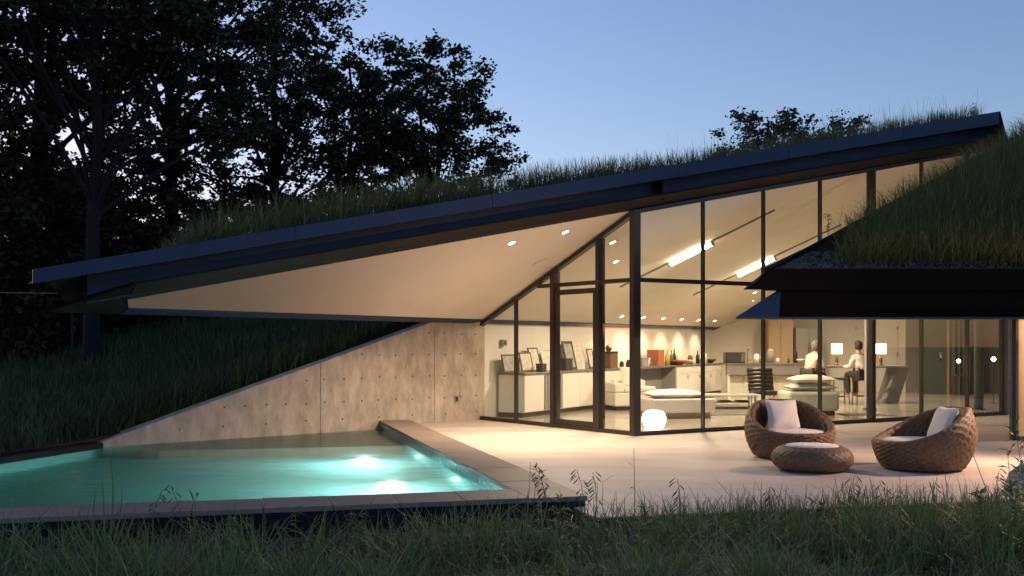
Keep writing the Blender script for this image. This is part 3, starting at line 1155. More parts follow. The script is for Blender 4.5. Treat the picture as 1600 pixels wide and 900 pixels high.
for k, (u, lb) in enumerate(((.25, 'white panelled door behind the lit table lamp'), (1.45, 'white panelled door beside the grey bedroom wall'))):
    p = dw @ Vector((u + .5, -.02, 0))
    t = thing('interior_door', lb, 'door', p)
    MB().box(u, u + 1.0, -.04, 0, .008, 2.45, dw).build('leaf', M_cab, t, bevel=.004)
    for hz in (.35, 1.1, 1.9):
        MB().box(u + 1.0, u + 1.02, -.05, -.02, hz, hz + .1, dw).build('hinge', M_chrome, t)
cc = thing('concrete_column', 'slim grey concrete column just inside the long glass wall', 'column', (8.02, 24.4, 0))
MB().box(7.93, 8.11, 24.31, 24.49, 0.05, soff((8.02, 24.4)) + .03).build('shaft', M_grey, cc, bevel=.01)
MB().box(7.90, 8.14, 24.28, 24.52, .008, .05).build('base_plate', M_frame, cc)
c2 = thing('dark_column', 'dark round column inside the glass near the curtain', 'column', (10.55, 24.6, 0))
MB().lathe([(.10, .03), (.10, soff((10.55, 24.6)) + .02)], 20, c=(10.55, 24.6, 0)).build('shaft', M_curt, c2, smooth=True)
MB().lathe([(.14, .008), (.14, .03)], 20, c=(10.55, 24.6, 0)).build('base_plate', M_frame, c2)


def curtain(x0, y0, x1, y1, z1, label):
    mb = MB()
    n = 60
    vs = []
    dx, dy = (x1 - x0), (y1 - y0)
    ln = math.hypot(dx, dy)
    for k in range(n + 1):
        t = k / n
        w = .055 * math.sin(t * ln / .16 * 2 * math.pi) + .02 * math.sin(t * 37)
        px, py = x0 + dx * t - dy / ln * w, y0 + dy * t + dx / ln * w
        vs += [(px, py, .012), (px, py, z1)]
    mb.add(vs, [(2 * k, 2 * k + 2, 2 * k + 3, 2 * k + 1) for k in range(n)])
    t_ = thing('pleated_curtain', label, 'curtain', ((x0 + x1) / 2, (y0 + y1) / 2, 0))
    mb.build('drape', M_curt, t_, smooth=True)
    MB().tube([(x0, y0, z1), (x1, y1, z1)], .02, 8).build('rail', M_frame, t_)


curtain(12.75, 31.7, 13.3, 31.6, 2.4, 'sage green pleated curtain beside the dark bedroom door')
curtain(13.0, 28.6, 13.35, 29.3, 2.4, 'sage green pleated curtain drawn next to the glass end')
bd_ = thing('bedroom_door', 'dark grey green bedroom door with steel lever handle', 'door', (12.3, 31.8, 0))
MB().box(11.95, 12.7, 31.78, 31.83, .008, 2.5).build('leaf', M_curt, bd_)
MB().box(12.7, 12.78, 31.74, 31.86, .008, 2.5).build('jamb', M_tan, bd_)
hd = MB().tube([(12.52, 31.78, .98), (12.52, 31.71, .98), (12.40, 31.71, .98)], .014, 8).build('handle', M_chrome, bd_)
MB().box(12.49, 12.55, 31.765, 31.78, 1.05, 1.22).build('lock_plate', M_chrome, bd_)


def pillow(mb, c_, w, h, th_, M=None, n=8):
    """a stuffed square cushion, lying in local xy with thickness in z"""
    vs, fs = [], []
    for side in (1, -1):
        b = len(vs)
        for i in range(n + 1):
            for j in range(n + 1):
                u, v = i / n * 2 - 1, j / n * 2 - 1
                b_ = (1 - abs(u) ** 2.6) * (1 - abs(v) ** 2.6)
                pinch = 1 - .07 * (1 - abs(u)) * (abs(v) ** 4) - 0
                pinch2 = 1 - .07 * (1 - abs(v)) * (abs(u) ** 4)
                z = side * th_ / 2 * (max(b_, 0) ** .55)
                vs.append((c_[0] + u * w / 2 * pinch2, c_[1] + v * h / 2 * pinch, c_[2] + z + .006 * math.sin(u * 5 + v * 3 + side)))
        for i in range(n):
            for j in range(n):
                q = (b + i * (n + 1) + j, b + (i + 1) * (n + 1) + j, b + (i + 1) * (n + 1) + j + 1, b + i * (n + 1) + j + 1)
                fs.append(q if side > 0 else q[::-1])
    mb.add(vs, fs, M)
    return mb


# sofa, ottoman, pillows
so = thing('white_sofa', 'boxy white upholstered sofa behind the glass corner', 'sofa', (3.0, 24.4, 0))
Ms = frame_of((2.28, 24.1, 0), (.95, .3))
MB().box(0, 1.05, 0, .9, .10, .40, Ms).build('seat_base', M_white, so, bevel=.03)
MB().box(0, .24, 0, .9, .40, .62, Ms).build('armrest', M_white, so, bevel=.04)
MB().box(.245, 1.05, .66, .9, .405, .66, Ms).build('backrest', M_white, so, bevel=.05)
MB().box(.25, 1.02, .02, .65, .405, .53, Ms).build('seat_cushion', M_white, so, bevel=.04)
MB().box(.06, 1.0, .06, .84, .008, .10, Ms).build('plinth', M_black, so)
pl = pillow(MB(), (0, 0, 0), .5, .46, .16, Ms @ Matrix.Translation((.62, .52, .75)) @ Matrix.Rotation(math.radians(70), 4, 'X')).build('throw_pillow', M_cush, smooth=True)
tag(pl, 'pale square pillow propped on the boxy white sofa', 'pillow')
ot = thing('square_ottoman', 'low white ottoman behind the globe lamp', 'ottoman', (3.4, 21.6, 0))
Mo = frame_of((2.78, 21.5, 0), (.97, .24))
MB().box(0, 1.35, 0, .95, .12, .40, Mo).build('base', M_white, ot, bevel=.03)
MB().box(.08, 1.27, .08, .87, .008, .12, Mo).build('plinth', M_tan, ot)
pl = pillow(MB(), (.62, .45, .48), 1.15, .8, .19, Mo).build('floor_cushion', M_white, smooth=True)
tag(pl, 'large flat white cushion lying on the low ottoman', 'cushion')
bk = MB().box(1.0, 1.33, .1, .5, .402, .43, Mo).build('folded_throw', M_green, bevel=.008)
tag(bk, 'folded olive green throw on the ottoman edge', 'blanket')

gl = thing('globe_lamp', 'glowing white globe lamp on the floor by the glass corner', 'lamp', (2.50, 19.15, 0))
MB().lathe([(.0, .012), (.12, .012), (.17, .05), (.21, .14), (.215, .20), (.19, .28), (.13, .325), (.06, .335), (0, .337)], 28, c=(2.50, 19.15, 0)).build('shade', M_globe, gl, smooth=True)
MB().lathe([(.11, .006), (.11, .014)], 20, c=(2.50, 19.15, 0)).build('foot', M_chrome, gl)

ct = thing('glass_coffee_table', 'low glass topped coffee table on steel legs', 'table', (5.1, 25.0, 0))
MB().box(4.35, 5.65, 24.6, 25.5, .31, .335).build('tabletop', mat('etched_glass', (.62, .66, .60), .12), ct, bevel=.004)
for x, y_ in ((4.45, 24.7), (5.5, 24.7), (4.45, 25.35), (5.5, 25.35)):
    MB().box(x, x + .05, y_, y_ + .05, .008, .31).build('leg', M_chrome, ct)
MB().box(4.6, 5.4, 24.75, 25.3, .14, .16).build('shelf', M_chrome, ct)
for k, (x, m_, lb) in enumerate(((4.75, M_green, 'green book on the coffee table shelf'), (5.15, M_black, 'black book on the coffee table shelf'))):
    tag(MB().box(x, x + .26, 24.85, 25.15, .161, .195).build('book', m_), lb, 'book')

# black tufted chair
bc = thing('black_lounge_chair', 'black tufted lounge chair beside the coffee table', 'chair', (6.0, 26.0, 0))
MB().box(5.72, 6.28, 25.7, 26.3, .26, .38).build('seat', M_black, bc, bevel=.04)
rb = MB()
for k in range(6):
    z0 = .40 + k * .09
    rb.tube([(5.70 - .0, 26.18 + k * .03, z0), (6.0, 26.25 + k * .03, z0 + .01), (6.30, 26.18 + k * .03, z0)], .055, 8)
rb.build('backrest', M_black, bc, smooth=True)
for x, y_ in ((5.76, 25.75), (6.2, 25.75), (5.76, 26.2), (6.2, 26.2)):
    MB().box(x, x + .03, y_, y_ + .03, .008, .26).build('leg', M_chrome, bc)
side = thing('wire_side_table', 'small bronze wire side table behind the wicker chair', 'side table', (5.75, 23.6, 0))
MB().lathe([(.0, .30), (.2, .30), (.2, .315), (0, .315)], 20, c=(5.75, 23.6, 0)).build('tabletop', M_copper, side)
for k in range(4):
    a = k * math.pi / 2 + .4
    MB().tube([(5.75 + .17 * math.cos(a), 23.6 + .17 * math.sin(a), .30), (5.75 + .06 * math.cos(a), 23.6 + .06 * math.sin(a), .15), (5.75 + .15 * math.cos(a), 23.6 + .15 * math.sin(a), .012)], .008, 6).build('leg', M_copper, side)

# armchair with stacked cushions
ac = thing('sage_armchair', 'low pale sage armchair behind the wicker chair', 'armchair', (6.25, 22.9, 0))
MB().box(5.72, 6.78, 22.5, 23.4, .10, .50).build('body', M_sage, ac, bevel=.06)
MB().box(5.80, 6.70, 22.58, 23.3, .008, .10).build('plinth', M_black, ac)
for k, (z, lb) in enumerate(((.585, 'lower sage seat cushion stacked on the armchair'), (.745, 'upper pale cushion on top of the armchair stack'))):
    o = pillow(MB(), (6.28 + .03 * k, 22.95, z), 1.0 - .08 * k, .8, .19).build('stacked_cushion', M_sage if k == 0 else M_white, smooth=True)
    tag(o, lb, 'cushion')
tag(MB().prism([V2(6.9, 22.6), V2(8.0, 22.55), V2(7.6, 23.1), V2(6.9, 23.2)], .008, .016).build('floor_rug', M_rug), 'small dark rug on the polished floor beside the armchair', 'rug')
tag(MB().prism([V2(3.0, 22.3), V2(5.6, 22.9), V2(5.6, 26.6), V2(3.6, 26.2)], .008, .014).build('floor_rug', M_rug), 'large grey rug beneath the glass coffee table', 'rug')

# counter height dining table with a slanted slab end
dt = thing('high_dining_table', 'long counter height table with slanted slab leg', 'table', (8.9, 27.6, 0))
MB().box(7.75, 9.95, 27.2, 28.0, .88, .925).build('tabletop', M_grey, dt)
sl = [(9.35, .008), (9.68, .008), (9.95, .879), (9.62, .879)]
MB().hexa([(x, 28.0 - .05, z) for x, z in sl], [(x, 27.25, z) for x, z in sl]).build('slab_leg', M_grey, dt)
MB().box(7.80, 7.86, 27.3, 27.9, .008, .879).build('leg', M_grey, dt)


def table_lamp(x, y_, z, label):
    t = thing('table_lamp', label, 'lamp', (x, y_, z))
    MB().lathe([(.08, 0), (.08, .015), (.03, .03), (.045, .12), (.03, .22), (.012, .26), (.012, .36)], 16, c=(x, y_, z)).build('base', M_copper, t, smooth=True)
    MB().lathe([(.135, .30), (.135, .56)], 24, c=(x, y_, z)).build('shade', M_shade, t, smooth=True)
    lamp('bulb', 'POINT', (x, y_, z + .62), 14, (1, .74, .45), parent=t, size=.08)
    return t


table_lamp(8.30, 28.2 - .4, .925, 'lit white drum lamp at the near end of the high table')
table_lamp(9.42, 27.8, .925, 'drum lamp standing in for a lamp reflection beside the slanted table leg')  # this second lamp is built in place of a reflection


def stool(x, y_, label):
    t = thing('bar_stool', label, 'stool', (x, y_, 0), 'bar stools at the high table')
    MB().box(x - .2, x + .2, y_ - .18, y_ + .18, .60, .66).build('seat', M_darkfab, t, bevel=.02)
    for sx in (-1, 1):
        for sy in (-1, 1):
            MB().tube([(x + sx * .17, y_ + sy * .16, .60), (x + sx * .2, y_ + sy * .19, .008)], .013, 6).build('leg', M_copper, t)
    for sy in (-1, 1):
        MB().tube([(x - .19, y_ + sy * .18, .2), (x + .19, y_ + sy * .18, .2)], .010, 6).build('stretcher', M_copper, t)
    return t


stool(7.35, 26.85, 'bronze bar stool carrying the person in grey')
stool(7.98, 26.55, 'empty bronze bar stool between the two seated people')
stool(8.62, 26.75, 'bronze bar stool carrying the person in the white shirt')


def person(label, x, y_, face, shirt, hair, lean=0, seat=.66, arm_fwd=.32):
    """seated figure; face = heading angle (plan) the person looks along"""
    F = Vector((math.cos(face), math.sin(face), 0))
    S = Vector((-F.y, F.x, 0))
    o = Vector((x, y_, 0))
    P = lambda f, s_, z: o + F * f + S * s_ + Vector((0, 0, z))
    t = thing('person', label, 'person', (x, y_, seat))

    def skin_body(name, verts, edges, rad, m, root=0):
        me = bpy.data.meshes.new(name)
        me.from_pydata([tuple(v - ORG[t]) for v in verts], edges, [])
        me.materials.append(m)
        ob = bpy.data.objects.new(name, me)
        COL.objects.link(ob)
        ob.parent = t
        ORG[ob] = ORG[t]
        sk = ob.modifiers.new('skin', 'SKIN')
        sk.use_smooth_shade = True
        for i, r in enumerate(rad):
            rr = r if hasattr(r, '__len__') else (r, r)
            me.skin_vertices[0].data[i].radius = rr
        me.skin_vertices[0].data[root].use_root = True
        su = ob.modifiers.new('sub', 'SUBSURF')
        su.levels = su.render_levels = 2
        return ob
    l = lean
    # body (skin) : head, neck, hands, shoes share one continuous figure
    v = [P(0, 0, seat + .10), P(.04 + l * .3, 0, seat + .28), P(.05 + l * .7, 0, seat + .46), P(.06 + l, 0, seat + .56), P(.09 + l, 0, seat + .64),
         P(.11 + l, 0, seat + .74), P(.11 + l, 0, seat + .83)]
    r = [.15, .14, .15, .10, .055, .085, .075]
    ed_ = [(i, i + 1) for i in range(6)]
    for sgn in (-1, 1):
        b = len(v)
        v += [P(.05 + l, sgn * .17, seat + .49), P(.10 + l, sgn * .23, seat + .26), P(arm_fwd + .08, sgn * .20, seat + .25), P(arm_fwd + .16, sgn * .19, seat + .26)]
        r += [.062, .048, .036, .030]
        ed_ += [(2, b), (b, b + 1), (b + 1, b + 2), (b + 2, b + 3)]
        b = len(v)
        v += [P(.02, sgn * .10, seat + .07), P(.42, sgn * .12, seat + .07), P(.38, sgn * .12, seat - .35), P(.36, sgn * .12, .25), P(.47, sgn * .12, .23)]
        r += [.095, .072, .055, .040, .035]
        ed_ += [(0, b), (b, b + 1), (b + 1, b + 2), (b + 2, b + 3), (b + 3, b + 4)]
    skin_body('body', v, ed_, r, M_skin)
    g = .014
    tv = [v[0] + Vector((0, 0, .02)), v[1], v[2], v[3]]
    tr_ = [.165, .155, .168, .105]
    te = [(0, 1), (1, 2), (2, 3)]
    for sgn, b0 in ((-1, 7), (1, 16)):
        b = len(tv)
        tv += [v[b0], v[b0 + 1], v[b0 + 2]]
        tr_ += [.075, .062, .048]
        te += [(2, b), (b, b + 1), (b + 1, b + 2)]
    skin_body('shirt', tv, te, tr_, shirt)
    lv = [v[0] - Vector((0, 0, .03))]
    lr = [.16]
    le = []
    for b0 in (11, 20):
        b = len(lv)
        lv += [v[b0], v[b0 + 1], v[b0 + 2], v[b0 + 3]]
        lr += [.11, .088, .07, .055]
        le += [(0, b), (b, b + 1), (b + 1, b + 2), (b + 2, b + 3)]
    skin_body('trousers', lv, le, lr, M_trous)
    hc = P(.095 + l, 0, seat + .80)
    hm = MB()
    vs_, fs_ = [], []
    nn = 12
    for i in range(7):
        ph = math.pi * (i / 6) * .68
        for k in range(nn):
            a = 2 * math.pi * k / nn
            drop = .05 if math.cos(a) < .2 and i > 4 else 0
            q = hc + F * (math.cos(a) * .116 * math.sin(ph) - .018) + S * (math.sin(a) * .102 * math.sin(ph)) + Vector((0, 0, .118 * math.cos(ph) - drop))
            vs_.append(q)
    for i in range(6):
        for k in range(nn):
            fs_.append((i * nn + k, i * nn + (k + 1) % nn, (i + 1) * nn + (k + 1) % nn, (i + 1) * nn + k))
    hm.add(vs_, fs_).build('hair', hair, t, smooth=True)
    nm = MB()
    nc = P(.205 + l, 0, seat + .775)
    nm.add([nc, nc + F * .028 - Vector((0, 0, .02)), nc + S * .016 - Vector((0, 0, .025)), nc - S * .016 - Vector((0, 0, .025))], [(0, 1, 2), (0, 3, 1), (1, 3, 2)]).build('nose', M_skin, t)
    for sgn in (-1, 1):
        MB().lathe([(0, -.008), (.010, -.003), (.010, .003), (0, .008)], 8, c=P(.185 + l, sgn * .032, seat + .79)).build('eye', M_black, t)
        MB().lathe([(0, -.03), (.014, -.012), (.016, .01), (0, .03)], 8, c=P(.10 + l, sgn * .088, seat + .775)).build('ear', M_skin, t)
        hb = P(arm_fwd + .16, sgn * .19, seat + .26)
        for k in range(4):
            f0 = hb + S * ((k - 1.5) * .018)
            ln_ = (.07, .08, .078, .06)[k]
            MB().tube([f0, f0 + F * ln_ * .5 + Vector((0, 0, .006)), f0 + F * ln_ - Vector((0, 0, .018))], [.010, .009, .007], 6).build('finger', M_skin, t, smooth=True)
        MB().tube([hb - F * .01 - S * sgn * .02, hb + F * .025 - S * sgn * .05, hb + F * .05 - S * sgn * .052], [.011, .010, .008], 6).build('thumb', M_skin, t, smooth=True)
    return t


person('dark haired person in white shirt seated at the high table', 8.60, 26.72, math.radians(112), M_shirt, M_hair, lean=.06)
person('grey haired person in pale grey shirt seated at the table end', 7.33, 26.83, math.radians(38), M_gshirt, M_ghair, lean=.17)

# ------------------------------------------------------------------ ceiling lights
def cz(x, y_):
    return soff((x, y_))


UPN = Vector((-nE.x * SL / nE.dot(d), -nE.y * SL / nE.dot(d), 1)).normalized()


def downlight(x, y_, power, label, group, glow=M_glow, spot=120, tgt=None, rad=.055):
    z = cz(x, y_)
    t = thing('recessed_downlight', label, 'downlight', (x, y_, z), group)
    Md = Matrix.Translation((x, y_, z - .001)) @ UPN.to_track_quat('Z', 'Y').to_matrix().to_4x4()
    MB().lathe([(rad * 1.5, -.001), (rad * 1.5, -.010), (rad * 1.05, -.012), (rad, -.003)], 20, M=Md).build('trim_ring', M_soffit, t)
    MB().lathe([(0, -.016), (rad * .6, -.014), (rad, -.006)], 16, M=Md).build('bulb', glow, t)
    lamp('beam', 'SPOT', (x, y_, z - .04), power, WARM, parent=t, size=.05, target=(tgt or (x, y_, 0)), spot=spot, blend=.9)
    return t


def ceil_at(px, py):
    """plan point of the ceiling plane met by the sight line through an image position measured on the photograph"""
    u, w = (px - 800) / 1700, (533 - py) / 1700
    k = SL / nE.dot(d)
    Y = (3.73 - CAM_Z - k * C.dot(nE)) / (w - k * (u * nE.x + nE.y))
    return u * Y, Y


g1 = 'downlights in the outdoor soffit'
for k, (px, py) in enumerate(((799, 379), (883, 362))):
    x, y_ = ceil_at(px, py)
    downlight(x, y_, (1050, 620)[k], ('recessed downlight in the outdoor soffit over the pool side', 'recessed downlight in the outdoor soffit beside the door glass')[k], g1, spot=(124, 100)[k], tgt=((x - .5, y_ + .2, 0), (2.2, 13.0, 0))[k])
g2 = 'downlights inside the glass corner'
for k, (px, py) in enumerate(((957, 378), (962, 408))):
    x, y_ = ceil_at(px, py)
    downlight(x, y_, 200, ('upper recessed downlight behind the door transom', 'lower recessed downlight behind the door transom')[k], g2, spot=150)
WASH = ['wall washer above the brass ornament and walnut box', 'wall washer above the black kettle', 'wall washer above the terracotta storage box',
        'wall washer above the wide terracotta bowl', 'wall washer above the brown stoneware jar', 'wall washer above the cabinet end canisters']
g3 = 'wall washers along the kitchen ceiling'
for k, s_ in enumerate((5.6, 6.9, 8.2, 9.5, 10.8, 12.1)):
    p = Lp + e * s_ + nE * .55
    w_ = Lp + e * s_ + nE * .1
    downlight(p.x, p.y, 90, WASH[k], g3, tgt=(w_.x, w_.y, .9), spot=95, rad=.05)
g4 = 'downlights over the kitchen island'
for k, (x, y_) in enumerate(((6.6, 29.6), (7.5, 30.2), (8.4, 31.0))):
    downlight(x, y_, 210, ('recessed downlight above the microwave oven', 'recessed downlight above the middle of the kitchen island', 'recessed downlight before the tall tan cupboard')[k], g4, spot=150, rad=.05)
g5 = 'downlights over the high table'
for k, (x, y_) in enumerate(((9.3, 28.6), (10.9, 29.4))):
    downlight(x, y_, 260, ('recessed downlight above the high dining table', 'recessed downlight between the high table and bedroom door')[k], g5, spot=150, rad=.05)

# long ceiling slots with lit tubes, running up the slope
upd = Vector((nE.x, nE.y, SL / nE.dot(d))).normalized()


def tube_slot(px, py, lo, hi, ln, power, label):
    x, y_ = ceil_at(px, py)
    z = cz(x, y_)
    c0 = Vector((x, y_, z))
    t = thing('linear_ceiling_light', label, 'ceiling light', c0)
    ax = upd
    sd = Vector((e.x, e.y, 0))
    nn_ = ax.cross(sd)
    if nn_.z > 0:
        nn_ = -nn_
    def bar(a, b, w, h0, h1):
        vs_ = []
        for hh in (h0, h1):
            for (q, s2) in ((a, -w), (b, -w), (b, w), (a, w)):
                vs_.append(c0 + ax * q + sd * s2 + nn_ * hh)
        return MB().hexa(vs_[4:], vs_[:4])
    bar(-lo, hi, .035, -.002, .03).build('track', M_grey, t)
    bar(-ln / 2, ln / 2, .05, .032, .09).build('tube', M_tube, t)
    bar(-ln / 2 - .05, -ln / 2 - .004, .055, .031, .10).build('end_cap', M_grey, t)
    bar(ln / 2 + .004, ln / 2 + .05, .055, .031, .10).build('end_cap', M_grey, t)
    lamp('tube_light', 'SPOT', c0 + nn_ * .12, power, WARM, parent=t, size=.2, target=c0 + Vector((0, 0, -3)), spot=165, blend=.5)
    return t


tube_slot(1078, 393, 1.7, 1.9, .95, 860, 'lit linear ceiling light over the glass corner room')
tube_slot(1180, 414, 1.7, 2.2, .95, 1150, 'lit linear ceiling light nearer the kitchen island')
x, y_ = ceil_at(845, 410)
spk = thing('ceiling_speaker', 'flush round speaker grille in the outdoor soffit', 'speaker', (x, y_, cz(x, y_)))
Md = Matrix.Translation((x, y_, cz(x, y_) - .001)) @ UPN.to_track_quat('Z', 'Y').to_matrix().to_4x4()
MB().lathe([(.15, -.001), (.15, -.012), (.13, -.014)], 24, M=Md).build('rim', M_soffit, spk)

# bulbs and small table added to stand in for reflected lights, bedroom end
nt_ = thing('bulb_table', 'small dark table added under a glowing bulb before the sage curtain', 'table', (12.75, 30.9, 0))
MB().box(12.55, 12.95, 30.75, 31.1, .55, .60).build('tabletop', M_wood, nt_)
for x, y_ in ((12.57, 30.77), (12.90, 30.77), (12.57, 31.05), (12.90, 31.05)):
    MB().box(x, x + .03, y_, y_ + .03, .008, .55).build('leg', M_wood, nt_)
for nm_, lb, c_ in (('added_table_bulb', 'small glowing bulb added on the table for a reflected light', (12.68, 30.9, .60)), ('added_stand_bulb', 'small glowing bulb added on a thin stand for a reflected light', (11.95, 27.0, .0))):
    t = thing(nm_, lb, 'lamp', c_)
    top_ = .93 if c_[2] > .1 else 1.05
    MB().lathe([(.07, c_[2] * 0 + .008), (.07, .02), (.010, .03), (.010, top_ - c_[2])], 12, c=c_).build('stand', M_frame, t)
    MB().lathe([(.0, top_ - c_[2]), (.045, top_ - c_[2] + .02), (.055, top_ - c_[2] + .06), (.03, top_ - c_[2] + .10), (0, top_ - c_[2] + .11)], 14, c=c_).build('bulb', M_glow, t, smooth=True)
# ------------------------------------------------------------------ outdoor furniture
def bowl_chair(x, y_, heading, label, R=.585, hb=.70, hf=.31):
    """round woven tub: the rim is high behind the sitter and low in front"""
    t = thing('wicker_tub_chair', label, 'chair', (x, y_, 0), 'wicker tub chairs on the terrace')
    F = Vector((math.cos(heading), math.sin(heading), 0))
    S = Vector((-F.y, F.x, 0))
    nu, nv = 176, 46
    vs, fs = [], []

    def prof(a, v):
        # v in 0..1 outside from foot to rim, 1..1.25 over the rim, up to 2 down inside
        c_ = math.cos(a)                         # +1 is the front
        f = (1 - c_) / 2
        f = f * f * (3 - 2 * f)
        rim = hf + (hb - hf) * f
        Rb, Rm = .38, R
        if v <= 1:
            z = rim * v
            tt = z / .68
            bulge = math.sin(min(1, max(0, tt)) * math.pi * .78 + .33)
            r = Rb + (Rm - Rb) * max(0, bulge) ** .8
            lean_ = -.10 * f * v * v
            return r, z + .015, lean_
        th_ = .085
        q = (v - 1)
        r1, z1, l1 = prof(a, 1.0)
        if q < .25:
            an = q / .25 * math.pi
            return r1 - th_ / 2 + th_ / 2 * math.cos(an), z1 + .035 * math.sin(an), l1
        w = (q - .25) / .75
        zz = z1 + (.20 - z1) * w
        vv = max(0.02, (zz - .015) / rim)
        r2, _, l2 = prof(a, min(1, vv))
        return r2 - th_ - .03 * w, zz, l2
    vl = list(np.linspace(0.02, 1, 28)) + list(np.linspace(1.04, 1.25, 6)) + list(np.linspace(1.3, 2, 14))
    nv = len(vl)
    for j, v in enumerate(vl):
        for i in range(nu):
            a = 2 * math.pi * i / nu
            r, z, le_ = prof(a, v)
            w_ = .007 * (1 if (i // 3 + j // 2) % 2 else -1) + .003 * math.sin(i * 1.9 + j * .7) + .003 * math.sin(i * 1.7 + j)
            r += w_
            p = Vector((x, y_, 0)) + F * (r * math.cos(a) + le_) + S * (r * math.sin(a)) + Vector((0, 0, z))
            vs.append(p)
    for j in range(nv - 1):
        for i in range(nu):
            i2 = (i + 1) % nu
            fs.append((j * nu + i, j * nu + i2, (j + 1) * nu + i2, (j + 1) * nu + i))
    MB().add(vs, fs).build('woven_shell', M_wicker, t, smooth=True)
    cz_ = Vector((x, y_, 0)) + F * .03
    MB().lathe([(.0, .20), (.40, .20), (.445, .24), (.45, .32), (.42, .36), (.2, .375), (0, .377)], 36, c=cz_).build('seat_cushion', M_cush, t, smooth=True)
    MB().lathe([(.36, .0), (.36, .03)], 24, c=(x, y_, 0)).build('foot_ring', M_black, t)
    pc = Vector((x, y_, .555)) - F * .26
    Mp = Matrix.Translation(pc) @ Matrix(((-S.x, 0, F.x, 0), (-S.y, 0, F.y, 0), (0, 1, 0, 0), (0, 0, 0, 1)))
    Mp = Mp @ Matrix.Rotation(math.radians(-24), 4, 'X')
    o = pillow(MB(), (0, 0, 0), .45, .42, .16, Mp, n=12).build('square_cushion', M_cush, smooth=True)
    return t, o


t1, o1 = bowl_chair(3.72, 14.55, math.radians(-82), 'wicker tub chair with open front facing the pool terrace behind the footstool')
tag(o1, 'square pale cushion upright in the chair behind the footstool', 'cushion')
t2, o2 = bowl_chair(4.98, 13.2, math.radians(188), 'wicker tub chair turned sideways towards the footstool')
tag(o2, 'square pale cushion leaning in the sideways turned chair', 'cushion')
# round woven footstool
fx, fy = 3.60, 13.05
fs_t = thing('wicker_footstool', 'round wicker footstool with white top between the tub chairs', 'footstool', (fx, fy, 0))
vs, fs = [], []
nu = 120
pr = [(.33, .0)] + [(.35 + .125 * max(0, math.sin(k / 17 * math.pi)) ** .55, .012 + .275 * k / 17) for k in range(18)] + [(.34, .30), (.32, .295), (.30, .285)]
for j, (r, z) in enumerate(pr):
    for i in range(nu):
        a = 2 * math.pi * i / nu
        rr = r + .007 * (1 if (i // 2 + j // 2) % 2 else -1) + .002 * math.sin(i * 1.9 + j)
        vs.append((fx + rr * math.cos(a), fy + rr * math.sin(a), z))
for j in range(len(pr) - 1):
    for i in range(nu):
        i2 = (i + 1) % nu
        fs.append((j * nu + i, j * nu + i2, (j + 1) * nu + i2, (j + 1) * nu + i))
MB().add(vs, fs).build('woven_shell', M_wicker, fs_t, smooth=True)
MB().lathe([(.0, .275), (.29, .275), (.315, .29), (.30, .308), (.15, .316), (0, .318)], 36, c=(fx, fy, 0)).build('top_cushion', M_cush, fs_t, smooth=True)

# boulder at the right hand corner of the terrace
def boulder(x, y_, z, sx, sy, sz, label, seed):
    r_ = random.Random(seed)
    vs, fs = [], []
    n, m_ = 18, 10
    ph = [r_.uniform(0, 6) for _ in range(6)]
    for j in range(m_ + 1):
        b = -math.pi / 2 + math.pi * j / m_
        for i in range(n):
            a = 2 * math.pi * i / n
            k = 1 + .12 * math.sin(2 * a + ph[0]) + .10 * math.sin(3 * a + ph[1] + 2 * b) + .06 * math.sin(5 * a + ph[2] - b * 3)
            vs.append((x + sx * k * math.cos(a) * math.cos(b), y_ + sy * k * math.sin(a) * math.cos(b), z + sz * k * math.sin(b)))
    for j in range(m_):
        for i in range(n):
            fs.append((j * n + i, j * n + (i + 1) % n, (j + 1) * n + (i + 1) % n, (j + 1) * n + i))
    o = MB().add(vs, fs).build('boulder', M_rock, smooth=True)
    return tag(o, label, 'boulder')


boulder(5.62, 11.25, -.06, .48, .40, .34, 'pale rounded boulder at the terrace corner behind the dark plant', 3)

# cable and post left of the roof tip
cb = tag(MB().tube([(-14.5, 19.0, 2.40), (-9.5, 16.2, 2.28), (-5.25, 13.55, 2.145)], .0035, 6).build('steel_cable', mat('bare_steel_cable', (.16, .17, .19), .4, .5)), 'thin pale steel cable tied to the roof tip', 'cable')
ps = thing('thin_steel_post', 'thin pale steel post standing in the shade left of the pool', 'post', (-9.7, 24, .4))
MB().tube([(-9.7, 24.0, .3), (-9.7, 24.0, 2.15)], .02, 8).build('shaft', M_flash, ps)
MB().lathe([(.0, 0), (.035, 0), (.03, .04), (0, .05)], 8, c=(-9.7, 24, 2.15)).build('cap', M_flash, ps)

# lamp post added out of view to throw warm light across the chairs
lp = thing('added_lamp_post', 'slim dark lamp post added out of view to warm the wicker chairs', 'lamp post', (7.6, 13.4, 0))
MB().lathe([(.09, 0), (.09, .02), (.03, .03), (.03, 2.3)], 14, c=(7.6, 13.4, 0)).build('post', M_frame, lp, smooth=True)
MB().lathe([(.03, 2.30), (.11, 2.32), (.12, 2.52), (.11, 2.53)], 18, c=(7.6, 13.4, 0)).build('diffuser', M_shade, lp, smooth=True)
MB().lathe([(.17, 2.53), (.17, 2.55), (.02, 2.60)], 18, c=(7.6, 13.4, 0)).build('cap', M_frame, lp)
lamp('added_post_light', 'SPOT', (7.6, 13.4, 2.29), 2100, (1, .64, .42), parent=lp, size=.1, target=(3.4, 11.8, 0), spot=150, blend=.8)
